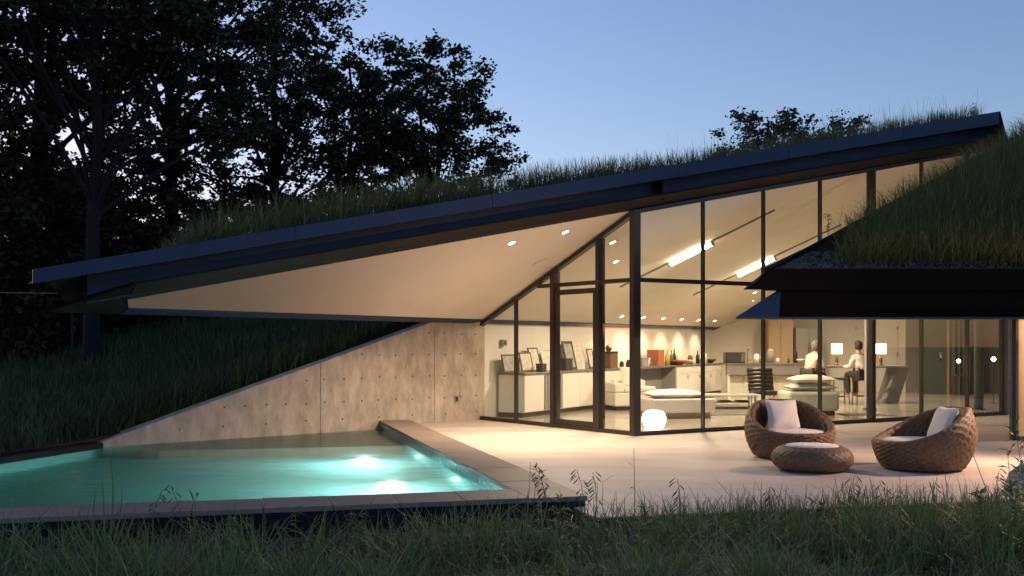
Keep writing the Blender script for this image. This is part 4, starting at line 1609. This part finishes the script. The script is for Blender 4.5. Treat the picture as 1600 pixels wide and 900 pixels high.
# ------------------------------------------------------------------ grass
def blades(name, roots, h, w, m, label, lean=.35, curl=.5, wind=(0, 0), kind='stuff', straw=0.0, seed=1):
    r = np.random.default_rng(seed)
    N = len(roots)
    an = r.uniform(0, 2 * np.pi, N)
    ln = np.abs(r.normal(lean, lean * .6, N))
    dx, dy = np.cos(an) * ln + wind[0], np.sin(an) * ln + wind[1]
    mag = np.hypot(dx, dy) + 1e-6
    sx, sy = -dy / mag, dx / mag
    cu = np.clip(r.normal(curl, .35, N), 0, 1.6)
    tl = np.array([0, .3, .62, .86, 1.0])
    wd = np.array([1, .95, .75, .45, 0.0])
    V = np.zeros((N, 9, 3))
    for k, t in enumerate(tl):
        bend = t + cu * t * t * .8
        px = roots[:, 0] + dx * h * bend
        py = roots[:, 1] + dy * h * bend
        pz = roots[:, 2] + h * (t - cu * mag * .55 * t * t * t)
        if k < 4:
            V[:, 2 * k] = np.stack([px - sx * w * wd[k] / 2, py - sy * w * wd[k] / 2, pz], 1)
            V[:, 2 * k + 1] = np.stack([px + sx * w * wd[k] / 2, py + sy * w * wd[k] / 2, pz], 1)
        else:
            V[:, 8] = np.stack([px, py, pz], 1)
    base = (np.arange(N) * 9)[:, None]
    Q = np.concatenate([base + np.array([[2 * k, 2 * k + 1, 2 * k + 3, 2 * k + 2]]) for k in range(3)], 0)
    Tt = base + np.array([[6, 7, 8]])
    loc = (float(roots[:, 0].mean()), float(roots[:, 1].mean()), float(roots[:, 2].min()))
    mats = [m] if straw <= 0 else [m, M_straw]
    o = np_mesh(name, V.reshape(-1, 3), [Q, Tt], mats, loc=loc, kind=kind)
    if straw > 0:
        sel = r.uniform(0, 1, N) < straw
        mi = np.concatenate([np.tile(sel, 3), sel]).astype(np.int32)
        o.data.polygons.foreach_set('material_index', mi)
    o['label'] = label
    o['category'] = 'grass'
    return o


def clumpy(n, f, seed, k=60, sig=.16):
    """n points, gathered into tufts; f maps unit square samples"""
    r = np.random.default_rng(seed)
    c_ = r.uniform(0, 1, (k, 2))
    i = r.integers(0, k, n)
    return c_[i], r.normal(0, sig, (n, 2)), r


# on the big roof, along the high front edge
def roof_roots(n, s0, s1, seed, depth=1.1, k=90):
    r = np.random.default_rng(seed)
    cs = r.uniform(s0, s1, k)
    co = r.uniform(0, depth, k) ** 1.3
    i = r.integers(0, k, n)
    s_ = np.where(r.uniform(0, 1, n) < .65, cs[i] + r.normal(0, .13, n), r.uniform(s0, s1, n))
    o_ = np.abs(np.where(r.uniform(0, 1, n) < .65, co[i] + r.normal(0, .12, n), r.uniform(0, depth, n)))
    x = C.x + d.x * s_ + nO.x * (.30 - o_)
    y = C.y + d.y * s_ + nO.y * (.30 - o_)
    z = 4.32 + .2115 * s_ - .05 - .30 * o_
    return np.stack([x, y, z], 1), s_, o_, r


R1, s_, o_, r = roof_roots(9000, -7.5, 1.0, 5)
h = r.uniform(.2, .56, len(R1)) * (1 + .5 * o_) * np.clip((s_ + 8.0) / 1.2, .4, 1) * np.clip(1.15 - (s_ + 4) * .09, .6, 1.2)
blades('roof_grass', R1, h, r.uniform(.006, .013, len(R1)), M_grass, 'pale green wild grass on the low part of the big roof', .34, .8, straw=.16, seed=3)
R1, s_, o_, r = roof_roots(6500, 1.0, 8.7, 6, 1.0, 70)
h = r.uniform(.10, .36, len(R1)) * (1 + .55 * o_)
tall = r.uniform(0, 1, len(R1)) < .05
h[tall] *= 1.9
blades('roof_grass', R1, h, np.where(tall, .006, r.uniform(.006, .012, len(R1))), M_grass, 'wispy wild grass along the high edge of the big roof', .18, .4, straw=.2, seed=4)

# thick grass on the wing roof, blown to one side
r = np.random.default_rng(21)
n = 30000
yy = YW + .32 + (r.uniform(0, 1, n) ** 1.25) * 5.9
xe = 3.62 + (yy - YW) * (ed.x / ed.y)
xx = xe + .35 + np.clip(1.35 - (yy - YW) * 1.1, 0, 2) * r.uniform(.35, 1.2, n) + (r.uniform(0, 1, n) ** 1.2) * (12.6 - xe)
keep = xx < 12.8
xx, yy = xx[keep], yy[keep]
zz = 2.52 + .53 * (yy - YW)
R2 = np.stack([xx, yy, zz], 1)
h = np.random.default_rng(22).uniform(.34, .92, len(R2)) * np.clip(.55 + (yy - YW) * .3, .55, 1.0)
h *= np.clip(.6 + (xx - (3.62 + (yy - YW) * 1.13)) * .35, .6, 1.1)
blades('wing_grass', R2, h, np.random.default_rng(23).uniform(.006, .012, len(R2)), M_wgrass, 'thick long green grass covering the low wing roof', .42, 1.0, wind=(-.10, -.24), straw=.07, seed=8)
# long dry blades trailing over the eave
r = np.random.default_rng(31)
n = 420
xx = 9.4 - np.abs(r.normal(0, 1, n)) * 1.3
R3 = np.stack([xx, np.full(n, YW + .12) + r.uniform(0, .5, n), np.full(n, 2.62)], 1)
blades('trailing_grass', R3, r.uniform(.55, 1.25, n), r.uniform(.006, .010, n), M_straw, 'dry straw blades trailing over the dark eave', .35, 1.3, wind=(0, -.55), seed=9)
# bank behind pool and wall
r = np.random.default_rng(41)
n = 46000
fi = 2.0 + (r.uniform(0, 1, n)) * 14.5
q = .12 + (r.uniform(0, 1, n) ** 1.8) * 13
pts = np.zeros((n, 3))
BP = np.array([[tuple(bank_pt(i, qq)) for qq in BQ] for i in range(len(bank_line))])
bq = np.array(BQ)
i0 = fi.astype(int)
f = (fi - i0)[:, None]
j = np.clip(np.searchsorted(bq, q) - 1, 0, len(bq) - 2)
g = ((q - bq[j]) / (bq[j + 1] - bq[j]))[:, None]
pts = (BP[i0, j] * (1 - f) + BP[i0 + 1, j] * f) * (1 - g) + (BP[i0, j + 1] * (1 - f) + BP[i0 + 1, j + 1] * f) * g
onpath = (fi > 2.2) & (fi < 6.8) & (q > 5.0 + (fi - 2.2) / 4.6 * 5 + .1) & (q < 9.6 + (fi - 2.2) / 4.6 * 7 - .3)
pts = pts[~onpath | (r.uniform(0, 1, n) < .06)]
hh = np.random.default_rng(42).uniform(.2, .62, len(pts))
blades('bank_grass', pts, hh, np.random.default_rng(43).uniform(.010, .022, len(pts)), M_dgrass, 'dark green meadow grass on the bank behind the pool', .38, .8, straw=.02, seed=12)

# foreground meadow
def fg_roots(n, seed, x0=-7.5, x1=8.0, q0=.12, q1=4.2, k=260, pw=1.0):
    r = np.random.default_rng(seed)
    cx, cq = r.uniform(x0, x1, k), q0 + (r.uniform(0, 1, k) ** pw) * (q1 - q0)
    i = r.integers(0, k, n)
    m_ = r.uniform(0, 1, n) < .7
    x = np.where(m_, cx[i] + r.normal(0, .09, n), r.uniform(x0, x1, n))
    q = np.clip(np.where(m_, cq[i] + r.normal(0, .09, n), q0 + r.uniform(0, 1, n) * (q1 - q0)), q0, q1)
    X = F0.x + fdir.x * x - rdir.x * q
    Y = F0.y + fdir.y * x - rdir.y * q
    Z = -.17 + .045 * np.maximum(0, q - .6) + .03 * np.sin(X * 1.7 + Y) * np.minimum(1, q) - .01
    return np.stack([X, Y, Z], 1), x, q, r


R4, x, q, r = fg_roots(62000, 51, q0=-.3)
left = np.clip(1 - (x + .5) / 3.0, 0, 1)
hh = r.uniform(.10, .34, len(R4)) * np.clip(.55 + q * .25, .5, 1.15) * (1 - .15 * left)
# sparser close to the pool wall so that it stays in view
keep = r.uniform(0, 1, len(R4)) > np.clip(.75 - q * .8, 0, .85) * (x < .2)
keep &= (x < .05) | (q > .05)
keep &= ~((x < .1) & (q < .35) & (r.uniform(0, 1, len(R4)) < .75))
keep &= ~((x > .2) & (x < 2.3) & (q < .4) & (r.uniform(0, 1, len(R4)) < .7))
patch = np.sin(R4[:, 0] * 1.9 + 1.3 * np.sin(R4[:, 1] * 1.7)) + np.sin(R4[:, 1] * 2.3 + R4[:, 0] * .8) + r.normal(0, .45, len(R4))
hh = hh * (1.1 + .25 * np.clip(x / 3, 0, 1)) * np.clip(1 + .32 * patch, .45, 1.6)
ka, kb = keep & (patch > -.35), keep & (patch <= -.35)
blades('meadow_grass', R4[ka], hh[ka], r.uniform(.005, .012, ka.sum()), M_fgrass, 'taller green meadow grass in front of pool and terrace', .42, .85, straw=.02, seed=14)
blades('meadow_grass', R4[kb], hh[kb], r.uniform(.004, .009, kb.sum()), M_wgrass, 'short olive meadow grass patches in front of pool and terrace', .6, 1.1, straw=.12, seed=18)
R5, x, q, r = fg_roots(5200, 52, k=120, q0=.05, q1=2.6)
hh = r.uniform(.26, .60, len(R5))
blades('tall_grass', R5, hh, r.uniform(.006, .013, len(R5)), M_fgrass, 'scattered tall grass blades rising before the terrace edge', .42, .95, straw=.04, seed=15)


# taller arching clumps close to the pool front
R6, x, q, r = fg_roots(1900, 53, x0=-7.0, x1=.6, q0=-.3, q1=1.0, k=46)
blades('arching_grass', R6, r.uniform(.14, .42, len(R6)), r.uniform(.006, .013, len(R6)), M_fgrass, 'arching green grass clumps against the dark pool wall', .45, 1.1, straw=.03, seed=16)
R7, x, q, r = fg_roots(3200, 54, x0=.3, x1=6.5, q0=.1, q1=1.6, k=60)
blades('arching_grass', R7, r.uniform(.25, .50, len(R7)), r.uniform(.006, .013, len(R7)), M_fgrass, 'arching green grass clumps against the terrace edge', .42, 1.0, straw=.05, seed=17)


# gravel strips
def gravel(name, P, rad, label, seed):
    r = np.random.default_rng(seed)
    N = len(P)
    ov = np.array([[1, 0, 0], [-1, 0, 0], [0, 1, 0], [0, -1, 0], [0, 0, 1], [0, 0, -1]], float)
    of = np.array([[0, 2, 4], [2, 1, 4], [1, 3, 4], [3, 0, 4], [2, 0, 5], [1, 2, 5], [3, 1, 5], [0, 3, 5]])
    sc_ = r.uniform(.6, 1.4, (N, 6, 1)) * np.array([1, 1, .7])
    an = r.uniform(0, 6.28, N)
    V = ov[None] * sc_ * rad * r.uniform(.6, 1.5, (N, 1, 1))
    X = V[..., 0] * np.cos(an)[:, None] - V[..., 1] * np.sin(an)[:, None]
    Y = V[..., 0] * np.sin(an)[:, None] + V[..., 1] * np.cos(an)[:, None]
    V = np.stack([X, Y, V[..., 2]], 2) + P[:, None, :]
    Fq = (np.arange(N) * 6)[:, None, None] + of[None]
    o = np_mesh(name, V.reshape(-1, 3), [Fq.reshape(-1, 3)], M_gravel, loc=tuple(P.mean(0)), kind='stuff')
    o['label'] = label
    o['category'] = 'gravel'


r = np.random.default_rng(61)
n = 3600
x = r.uniform(-8.5, 9, n)
q = np.where(x < .1, r.uniform(-.58, -.05, n), r.uniform(.04, .45, n))
gravel('gravel', np.stack([F0.x + fdir.x * x - rdir.x * q, F0.y + fdir.y * x - rdir.y * q, np.full(n, -.165)], 1), .016, 'grey gravel strip at the foot of pool wall and terrace', 62)
n = 2600
t = r.uniform(0, 1, n) ** 1.5
yy = YW + .1 + r.uniform(0, 1, n) ** 1.4 * .62
xx = 3.62 + (yy - YW) * 1.14 + .16 + t * 3.4
gravel('roof_gravel', np.stack([xx, yy, 2.545 + .53 * (yy - YW)], 1), .018, 'pale gravel strip along the eave of the low wing roof', 63)


# ------------------------------------------------------------------ single weeds in front of the terrace
def at(px, py, Y):
    return Vector(((px - 800) / 1700 * Y, Y, CAM_Z - (py - 533) / 1700 * Y))


def leaf_blade(mb, p, dirv, ln, w, droop=.3):
    dirv = Vector(dirv).normalized()
    s_ = dirv.cross(Vector((0, 0, 1)))
    if s_.length < .1:
        s_ = Vector((1, 0, 0))
    s_.normalize()
    a = p + dirv * ln * .45
    b = p + dirv * ln - Vector((0, 0, droop * ln))
    mb.add([p, a - s_ * w / 2, b, a + s_ * w / 2], [(0, 1, 2, 3)])


def weed(px, py, Y, label, leaves=10, heads=0, lean=(0, 0), ll=.07, lw=.014, name='wild_weed', flower=False, seed=0, arch=0.0):
    r_ = random.Random(seed)
    top_ = at(px, py, Y)
    z0 = front_h(top_.x, Y) - .01
    base_ = Vector((top_.x - lean[0], Y - lean[1], z0))
    t = thing(name, label, 'plant', base_)
    pts = []
    bx_, by_ = r_.uniform(-1, 1), r_.uniform(-.5, .5)
    for k in range(7):
        u = k / 6
        nod = max(0, u - .6) ** 2 * (.55 if heads else .15)
        pts.append(base_.lerp(top_, u) + Vector((math.sin(u * 3 + seed) * .02 + bx_ * nod, by_ * nod, arch * math.sin(u * math.pi))))
    MB().tube(pts, [.005 - .0032 * k / 6 for k in range(7)], 5).build('stem', M_stem if heads else M_fgrass, t)
    lv = MB()
    for k in range(leaves):
        u = r_.uniform(.3, 1.0)
        a = r_.uniform(0, 6.28)
        i = min(5, int(u * 6))
        p = pts[i].lerp(pts[i + 1], u * 6 - i)
        leaf_blade(lv, p, (math.cos(a), math.sin(a) * .6, r_.uniform(.1, .8)), ll * r_.uniform(.7, 1.3), lw, r_.uniform(.1, .5))
    lv.build('leaves', M_fgrass, t)
    if heads:
        hv = MB()
        for k in range(heads):
            u = 1 - .38 * k / heads
            i = min(5, int(u * 6))
            p = pts[i].lerp(pts[i + 1], u * 6 - i)
            sgn = (1 if bx_ > 0 else -1) * (1 if r_.random() < .75 else -1)
            q = p + Vector((sgn * r_.uniform(.02, .045), r_.uniform(-.015, .015), -r_.uniform(.0, .02)))
            hv.tube([p, (p + q) / 2 + Vector((0, 0, .012)), q, q + Vector((sgn * .016, 0, -.016)), q + Vector((sgn * .026, 0, -.030))], [.0012, .0012, .004, .0055, .001], 5)
        hv.build('seed_heads', M_stem, t)
    if flower:
        fv = MB()
        for k in range(5):
            p = pts[6] - Vector((0, 0, .035 * k)) + Vector((r_.uniform(-.02, .02), 0, 0))
            for a in range(5):
                leaf_blade(fv, p, (math.cos(a * 1.26), math.sin(a * 1.26), .3), .016, .010, 0)
        fv.build('petals', M_petal, t)
    return t


weed(852, 730, 9.0, 'bushy seeding weed before the pool corner, the broadest one', 44, 14, ll=.10, lw=.018, seed=1)
weed(840, 745, 8.95, 'leafy shoot growing against the broad seeding weed', 30, 0, (.05, 0), ll=.09, lw=.016, seed=2)
weed(912, 735, 8.8, 'nodding oat stem before the pool corner with drooping head', 8, 12, (-.06, 0), seed=3)
weed(932, 738, 8.7, 'upright oat stem beside the nodding oat stem', 6, 9, (-.02, 0), seed=4)
weed(824, 722, 8.9, 'single straight bare stalk before the pool coping', 1, 0, (0, 0), seed=5)
weed(986, 700, 8.4, 'single tall thin reed blade before the terrace', 2, 0, (-.02, 0), ll=.16, lw=.012, seed=6)
weed(1066, 748, 8.6, 'thin oat stem with separate flat seed heads before the terrace', 2, 9, (.06, 0), seed=7)
weed(1592, 660, 9.2, 'dark leafy shrub stem at the boulder', 46, 0, (-.08, 0), ll=.13, lw=.022, seed=8)
weed(1576, 700, 9.0, 'dark leafy side stem in front of the boulder', 34, 0, (-.10, 0), ll=.12, lw=.02, seed=9)
weed(1556, 735, 9.0, 'low seeding weed below the boulder', 20, 8, (-.06, 0), ll=.08, lw=.016, seed=10)
weed(1500, 670, 8.6, 'long slanting reed leaning away from the boulder', 1, 0, (-.42, 0), seed=11)
weed(458, 792, 8.3, 'yellow flowering weed before the pool wall', 14, 0, (0, 0), flower=True, seed=12)
weed(655, 802, 8.5, 'small yellow flowering weed right of the other flowers', 16, 0, (0, 0), flower=True, seed=13)
weed(284, 760, 8.2, 'leafy shoot showing against the lit pool', 22, 5, (0, 0), seed=14)
weed(243, 765, 8.2, 'thin seeding shoot showing against the lit pool', 8, 7, (0, 0), seed=15)
weed(308, 768, 8.0, 'broad grass shoot with upright leaf before the pool', 5, 0, (.02, 0), ll=.2, lw=.016, seed=16)
weed(930, 760, 8.4, 'short reed tuft at the pool corner', 9, 0, (0, 0), ll=.22, lw=.012, seed=17)
weed(1210, 762, 8.7, 'arching grass stem before the footstool', 5, 7, (.05, 0), ll=.14, lw=.01, seed=18)
weed(1330, 745, 8.7, 'arching grass stem before the gap between stool and chair', 5, 7, (.08, 0), ll=.14, lw=.01, seed=19)
weed(1450, 755, 8.8, 'bushy grass weed before the sideways chair', 26, 5, (0, 0), ll=.14, lw=.012, seed=20)
weed(1390, 752, 8.7, 'thin bushy weed beside the sideways chair', 20, 6, (0, 0), ll=.13, lw=.012, seed=21)

for k, (px, py, Y, n_, lb) in enumerate(((880, 770, 8.7, 60, 'broad leafy weed under the oat stems at the pool corner'), (1010, 785, 8.4, 46, 'leafy weed clump below the tall thin reed'),
                                         (1160, 790, 8.4, 50, 'leafy weed clump before the left tub chair'), (1275, 780, 8.5, 52, 'leafy weed clump before the footstool'),
                                         (1530, 768, 8.7, 80, 'large leafy weed clump left of the boulder'), (1585, 750, 8.8, 90, 'large dark leafy weed clump hiding the boulder foot'),
                                         (560, 800, 8.3, 44, 'leafy weed clump between the two flowering weeds'), (380, 812, 8.1, 40, 'leafy weed clump beside the yellow flowering weed'))):
    weed(px, py, Y, lb, n_, 0, (.03, 0), ll=.11, lw=.022, seed=40 + k, name='leafy_weed')

# strap leaved plant in front of the pool at the left
sp_ = thing('strap_leaf_plant', 'tall strap leaved plant with folded blades before the pool', 'plant', (-2.98, 7.9, -.15))
r_ = random.Random(5)
tops = [(172, 716, .04), (200, 800, .02), (128, 790, -.1), (150, 765, -.02), (212, 790, .05), (160, 745, 0), (110, 800, -.06), (190, 760, .05)]
for k, (px, py, bend) in enumerate(tops):
    tp_ = at(px, py, 7.9 + .05 * (k % 3))
    b0 = Vector((-2.98 + r_.uniform(-.05, .05), 7.9 + r_.uniform(-.04, .04), -.15))
    mb = MB()
    pv = []
    for i in range(7):
        u = i / 6
        p = b0.lerp(tp_, u) + Vector((bend * math.sin(u * math.pi), 0, .07 * math.sin(u * math.pi)))
        w = .018 * (1 - u) ** .6 + .001
        pv += [p - Vector((w / 2, 0, 0)), p + Vector((w / 2, .004, 0))]
    mb.add(pv, [(2 * i, 2 * i + 1, 2 * i + 3, 2 * i + 2) for i in range(6)])
    mb.build('leaf', M_fgrass, sp_)


# ------------------------------------------------------------------ trees
def tree(name, label, base_, H, crown, nclump, nleaf, m_leaf, seed, trunk_r=.2, lsize=.15, group=None, lean=(0, 0), clump=.55, fork=.4, multi=1):
    """crown: list of ellipsoids (dx, dy, z, rx, ry, rz) relative to the base"""
    r = np.random.default_rng(seed)
    if m_leaf is M_leaf:
        nclump, clump, nleaf = int(nclump * (1.3 if name == 'understory_bush' else 1.05)), clump * .64, int(nleaf * 1.1)
    t = thing(name, label, 'tree', base_, group)
    b = Vector(base_)
    # clump centres
    vol = np.array([c_[3] * c_[4] * c_[5] for c_ in crown])
    pick = r.choice(len(crown), nclump, p=vol / vol.sum())
    u = r.normal(0, 1, (nclump, 3))
    u /= np.linalg.norm(u, axis=1)[:, None]
    rad = r.uniform(.15, 1, nclump) ** .45
    cr = np.array(crown)[pick]
    cen = cr[:, :3] + u * rad[:, None] * cr[:, 3:] + r.normal(0, .18, (nclump, 3))
    # limbs
    tb = MB()
    forkz = H * fork
    for mi in range(multi):
        an = r.uniform(0, 6.28)
        sp = .0 if multi == 1 else .35
        pts_ = [b + Vector((math.cos(an) * sp * .3, math.sin(an) * sp * .3, -.3))]
        for k in range(1, 7):
            f_ = k / 6
            pts_.append(b + Vector((lean[0] * f_ + math.cos(an) * sp * (.3 + 2.2 * f_) + r.normal(0, .05), lean[1] * f_ + math.sin(an) * sp * (.3 + 2.2 * f_) + r.normal(0, .05), H * .86 * f_)))
        tb.tube(pts_, [trunk_r * (1.25 if k == 0 else 1) * (1 - .82 * (k / 6) ** .8) + .015 for k in range(7)], 10)
        if mi == 0:
            axis = pts_
    to = tb.build('trunk', M_bark, t, smooth=True)
    lb = MB()
    order = r.permutation(nclump)[:min(nclump, 30)]
    for i in order:
        c_ = Vector(cen[i]) + b
        zt_ = min(max(forkz * r.uniform(.75, 1.5), (c_.z - b.z) * r.uniform(.4, .85)), H * .8)
        f_ = zt_ / (H * .86)
        k = min(5, int(f_ * 6))
        a0 = axis[k].lerp(axis[k + 1], f_ * 6 - k)
        mid = a0.lerp(c_, .5) + Vector((r.normal(0, .2), r.normal(0, .2), r.uniform(-.1, .45)))
        q1, q2 = a0.lerp(mid, .55) + Vector((0, 0, .08)), mid.lerp(c_, .55)
        r0 = trunk_r * (1 - .8 * f_) * .5
        lb.tube([a0, q1, mid, q2, c_], [r0, r0 * .75, r0 * .5, r0 * .32, .008], 6, caps=False)
    lb.build('limbs', M_bark, t, smooth=True)
    # leaves
    N = nclump * nleaf
    ci = np.repeat(np.arange(nclump), nleaf)
    csz = (clump * r.uniform(.55, 1.3, nclump))[ci][:, None]
    P = cen[ci] + r.normal(0, 1, (N, 3)) * csz * np.array([.55, .55, .36])
    a = r.normal(0, 1, (N, 3)); a[:, 2] *= .6
    a /= np.linalg.norm(a, axis=1)[:, None]
    c2 = r.normal(0, 1, (N, 3))
    s2 = np.cross(a, c2)
    s2 /= np.linalg.norm(s2, axis=1)[:, None]
    L = (lsize * r.uniform(.6, 1.35, N))[:, None]
    nrm = np.cross(a, s2)
    V = np.stack([P - a * L * .5, P + s2 * L * .30 + a * L * .08 + nrm * L * .08, P + a * L * .55, P - s2 * L * .30 + a * L * .08 + nrm * L * .08], 1)
    Fq = (np.arange(N) * 4)[:, None] + np.array([[0, 1, 2, 3]])
    co = np_mesh('crown', V.reshape(-1, 3), [Fq], m_leaf, parent=t)
    return t


GT = 'trees behind the pool'
def tb_(px, Y, z=.5):
    return ((px - 800) / 1700 * Y, Y, z)


tree('oak_tree', 'tall oak with bare straight trunk standing beside the mulch path', tb_(146, 26, .35), 14.5, [(-.5, 0, 10.5, 4.3, 3.5, 3.9), (2.5, 1, 8.0, 2.6, 2.4, 2.3), (-2.6, 0, 7.6, 2.2, 2.2, 2.2)], 300, 62, M_leaf, 1, .21, .16, GT, fork=.34)
tree('oak_tree', 'dark oak with two slanting main limbs behind the roof tip', tb_(40, 31, .6), 16, [(0, 0, 11.5, 4.6, 4, 4.4), (3.2, 0, 8.6, 3, 3, 2.8), (-3, 0, 7, 2.8, 2.8, 2.6), (1.0, 0, 5.2, 2.8, 2.5, 1.6)], 300, 64, M_leaf, 2, .26, .17, GT, lean=(1.2, 0), fork=.3, multi=2)
tree('oak_tree', 'broad oak rising behind the low grassy end of the roof', tb_(285, 33, 1.0), 16.5, [(0, 0, 11.5, 4.4, 4, 4.2), (-2.8, 0, 8.0, 2.6, 2.6, 2.5), (2.6, 0, 8.4, 3.0, 2.6, 2.6), (.5, 0, 5.2, 3.2, 2.6, 1.8)], 330, 64, M_leaf, 3, .27, .17, GT, lean=(-.8, 0), fork=.3)
tree('oak_tree', 'oak with thin sunward crown between the broad oak and the round oak', tb_(430, 35, 1.2), 14.5, [(-.2, 0, 10.2, 2.9, 3, 3.6), (.9, 0, 6.6, 2.8, 2.6, 2.4), (-1.6, 0, 5.6, 2.4, 2.4, 2.2)], 230, 60, M_leaf, 4, .2, .16, GT, fork=.3)
tree('oak_tree', 'round crowned oak standing free against the open sky', tb_(655, 35, 1.6), 8.9, [(-.3, 0, 7.3, 2.85, 2.7, 2.5), (1.5, 0, 6.1, 1.8, 1.8, 1.9), (-1.7, 0, 5.2, 1.7, 1.7, 2.2), (.6, 0, 3.9, 2.2, 1.7, 1.2)], 350, 62, M_leaf, 5, .16, .155, GT, fork=.22, multi=2, clump=.5)
tree('oak_tree', 'slim oak filling the gap left of the round crowned oak', tb_(545, 38, 1.5), 11.2, [(0, 0, 7.2, 1.9, 2, 3.0), (-.6, 0, 4.2, 2.2, 2, 1.8)], 120, 58, M_leaf, 6, .15, .16, GT, fork=.3, clump=.5)
tree('oak_tree', 'leaning oak at the far end of the mulch path', tb_(-70, 27, .5), 14, [(0, 0, 9.5, 4, 3.5, 4.2), (1.6, 0, 5.4, 2.4, 2.2, 1.8)], 200, 60, M_leaf, 7, .2, .17, GT, fork=.35)
bs = [(20, 36, 3.4, 3.2), (110, 40, 4.2, 3.4), (215, 38, 4.6, 3.2), (310, 40, 5.2, 3.4), (400, 38, 5.0, 3.0), (480, 41, 5.2, 3.0), (570, 42, 4.2, 2.6), (660, 41, 3.4, 2.4), (735, 40, 2.2, 1.8), (-60, 38, 4.0, 3.4), (-20, 32, 6.0, 2.6), (75, 33, 6.6, 2.4), (190, 34, 6.4, 2.6), (265, 32, 5.0, 2.2), (10, 29, 5.6, 1.9), (105, 30, 5.4, 1.9)]
bl_ = ['low dark bush behind the slanting limbed oak', 'dark bush behind the straight trunked oak', 'dense bush behind the roof tip grass', 'dense bush below the broad oak', 'dense bush at the foot of the thin crowned oak',
       'dark bush between the thin crowned oak and the slim oak', 'bush at the foot of the slim oak', 'bush at the foot of the round crowned oak', 'small bush at the open end of the tree row', 'dark bush behind the leaning oak',
       'tall dark bush at the foot of the leaning oak', 'tall dark bush at the foot of the slanting limbed oak', 'tall dark bush beside the straight trunked oak', 'tall dark bush at the foot of the broad oak',
       'narrow dark bush between the leaning oak and the slanting limbed oak', 'narrow dark bush between the slanting limbed oak and the straight trunked oak']
for k, (px, Y, H, w) in enumerate(bs):
    p = tb_(px, Y, .8 + (px > 350) * 1.0)
    tree('understory_bush', bl_[k], p, H, [(0, 0, H * .55, w, w * .7, H * .48)], int(60 + w * 14), 75, M_leaf, 30 + k, .07, .17, 'bushes below the trees', fork=.1, clump=.62, multi=2)
tree('far_tree', 'pale wind blown tree top behind the high end of the roof', (10.3, 44, 1.0), 11.0, [(-.1, 0, 8.3, 1.9, 1.8, 1.75), (-2.0, 0, 7.2, 1.1, 1.1, 1.0), (1.6, 0, 8.4, 1.2, 1.2, 1.2)], 105, 60, M_leaf2, 60, .14, .17, None, fork=.3, clump=.45)
tree('far_tree', 'small pale tree top right of the larger far tree', (13.9, 45, 1.0), 11.2, [(0, 0, 9.4, 1.0, 1.0, .55), (-.6, 0, 8.4, .8, .8, .9)], 26, 55, M_leaf2, 61, .1, .17, None, fork=.4, clump=.4)

# roof shrub sprigs
for k, (px, py, Y, lb) in enumerate(((1520, 160, 22.3, 'leafy sprig at the high end of the big roof'), (1293, 335, 16.9, 'small leafy sprig at the edge of the wing roof'))):
    tp_ = at(px, py, Y)
    b0 = tp_ - Vector((0, 0, .42 if k == 0 else .40))
    t = thing('roof_sprig', lb, 'plant', b0)
    MB().tube([b0, b0.lerp(tp_, .5) + Vector((.02, 0, 0)), tp_], [.006, .005, .002], 5).build('stem', M_stem, t)
    mb = MB()
    for q in range(22):
        u = random.uniform(.35, 1)
        a = random.uniform(0, 6.28)
        leaf_blade(mb, b0.lerp(tp_, u), (math.cos(a), math.sin(a), .5), .09, .03, .2)
    mb.build('leaves', M_grass, t)
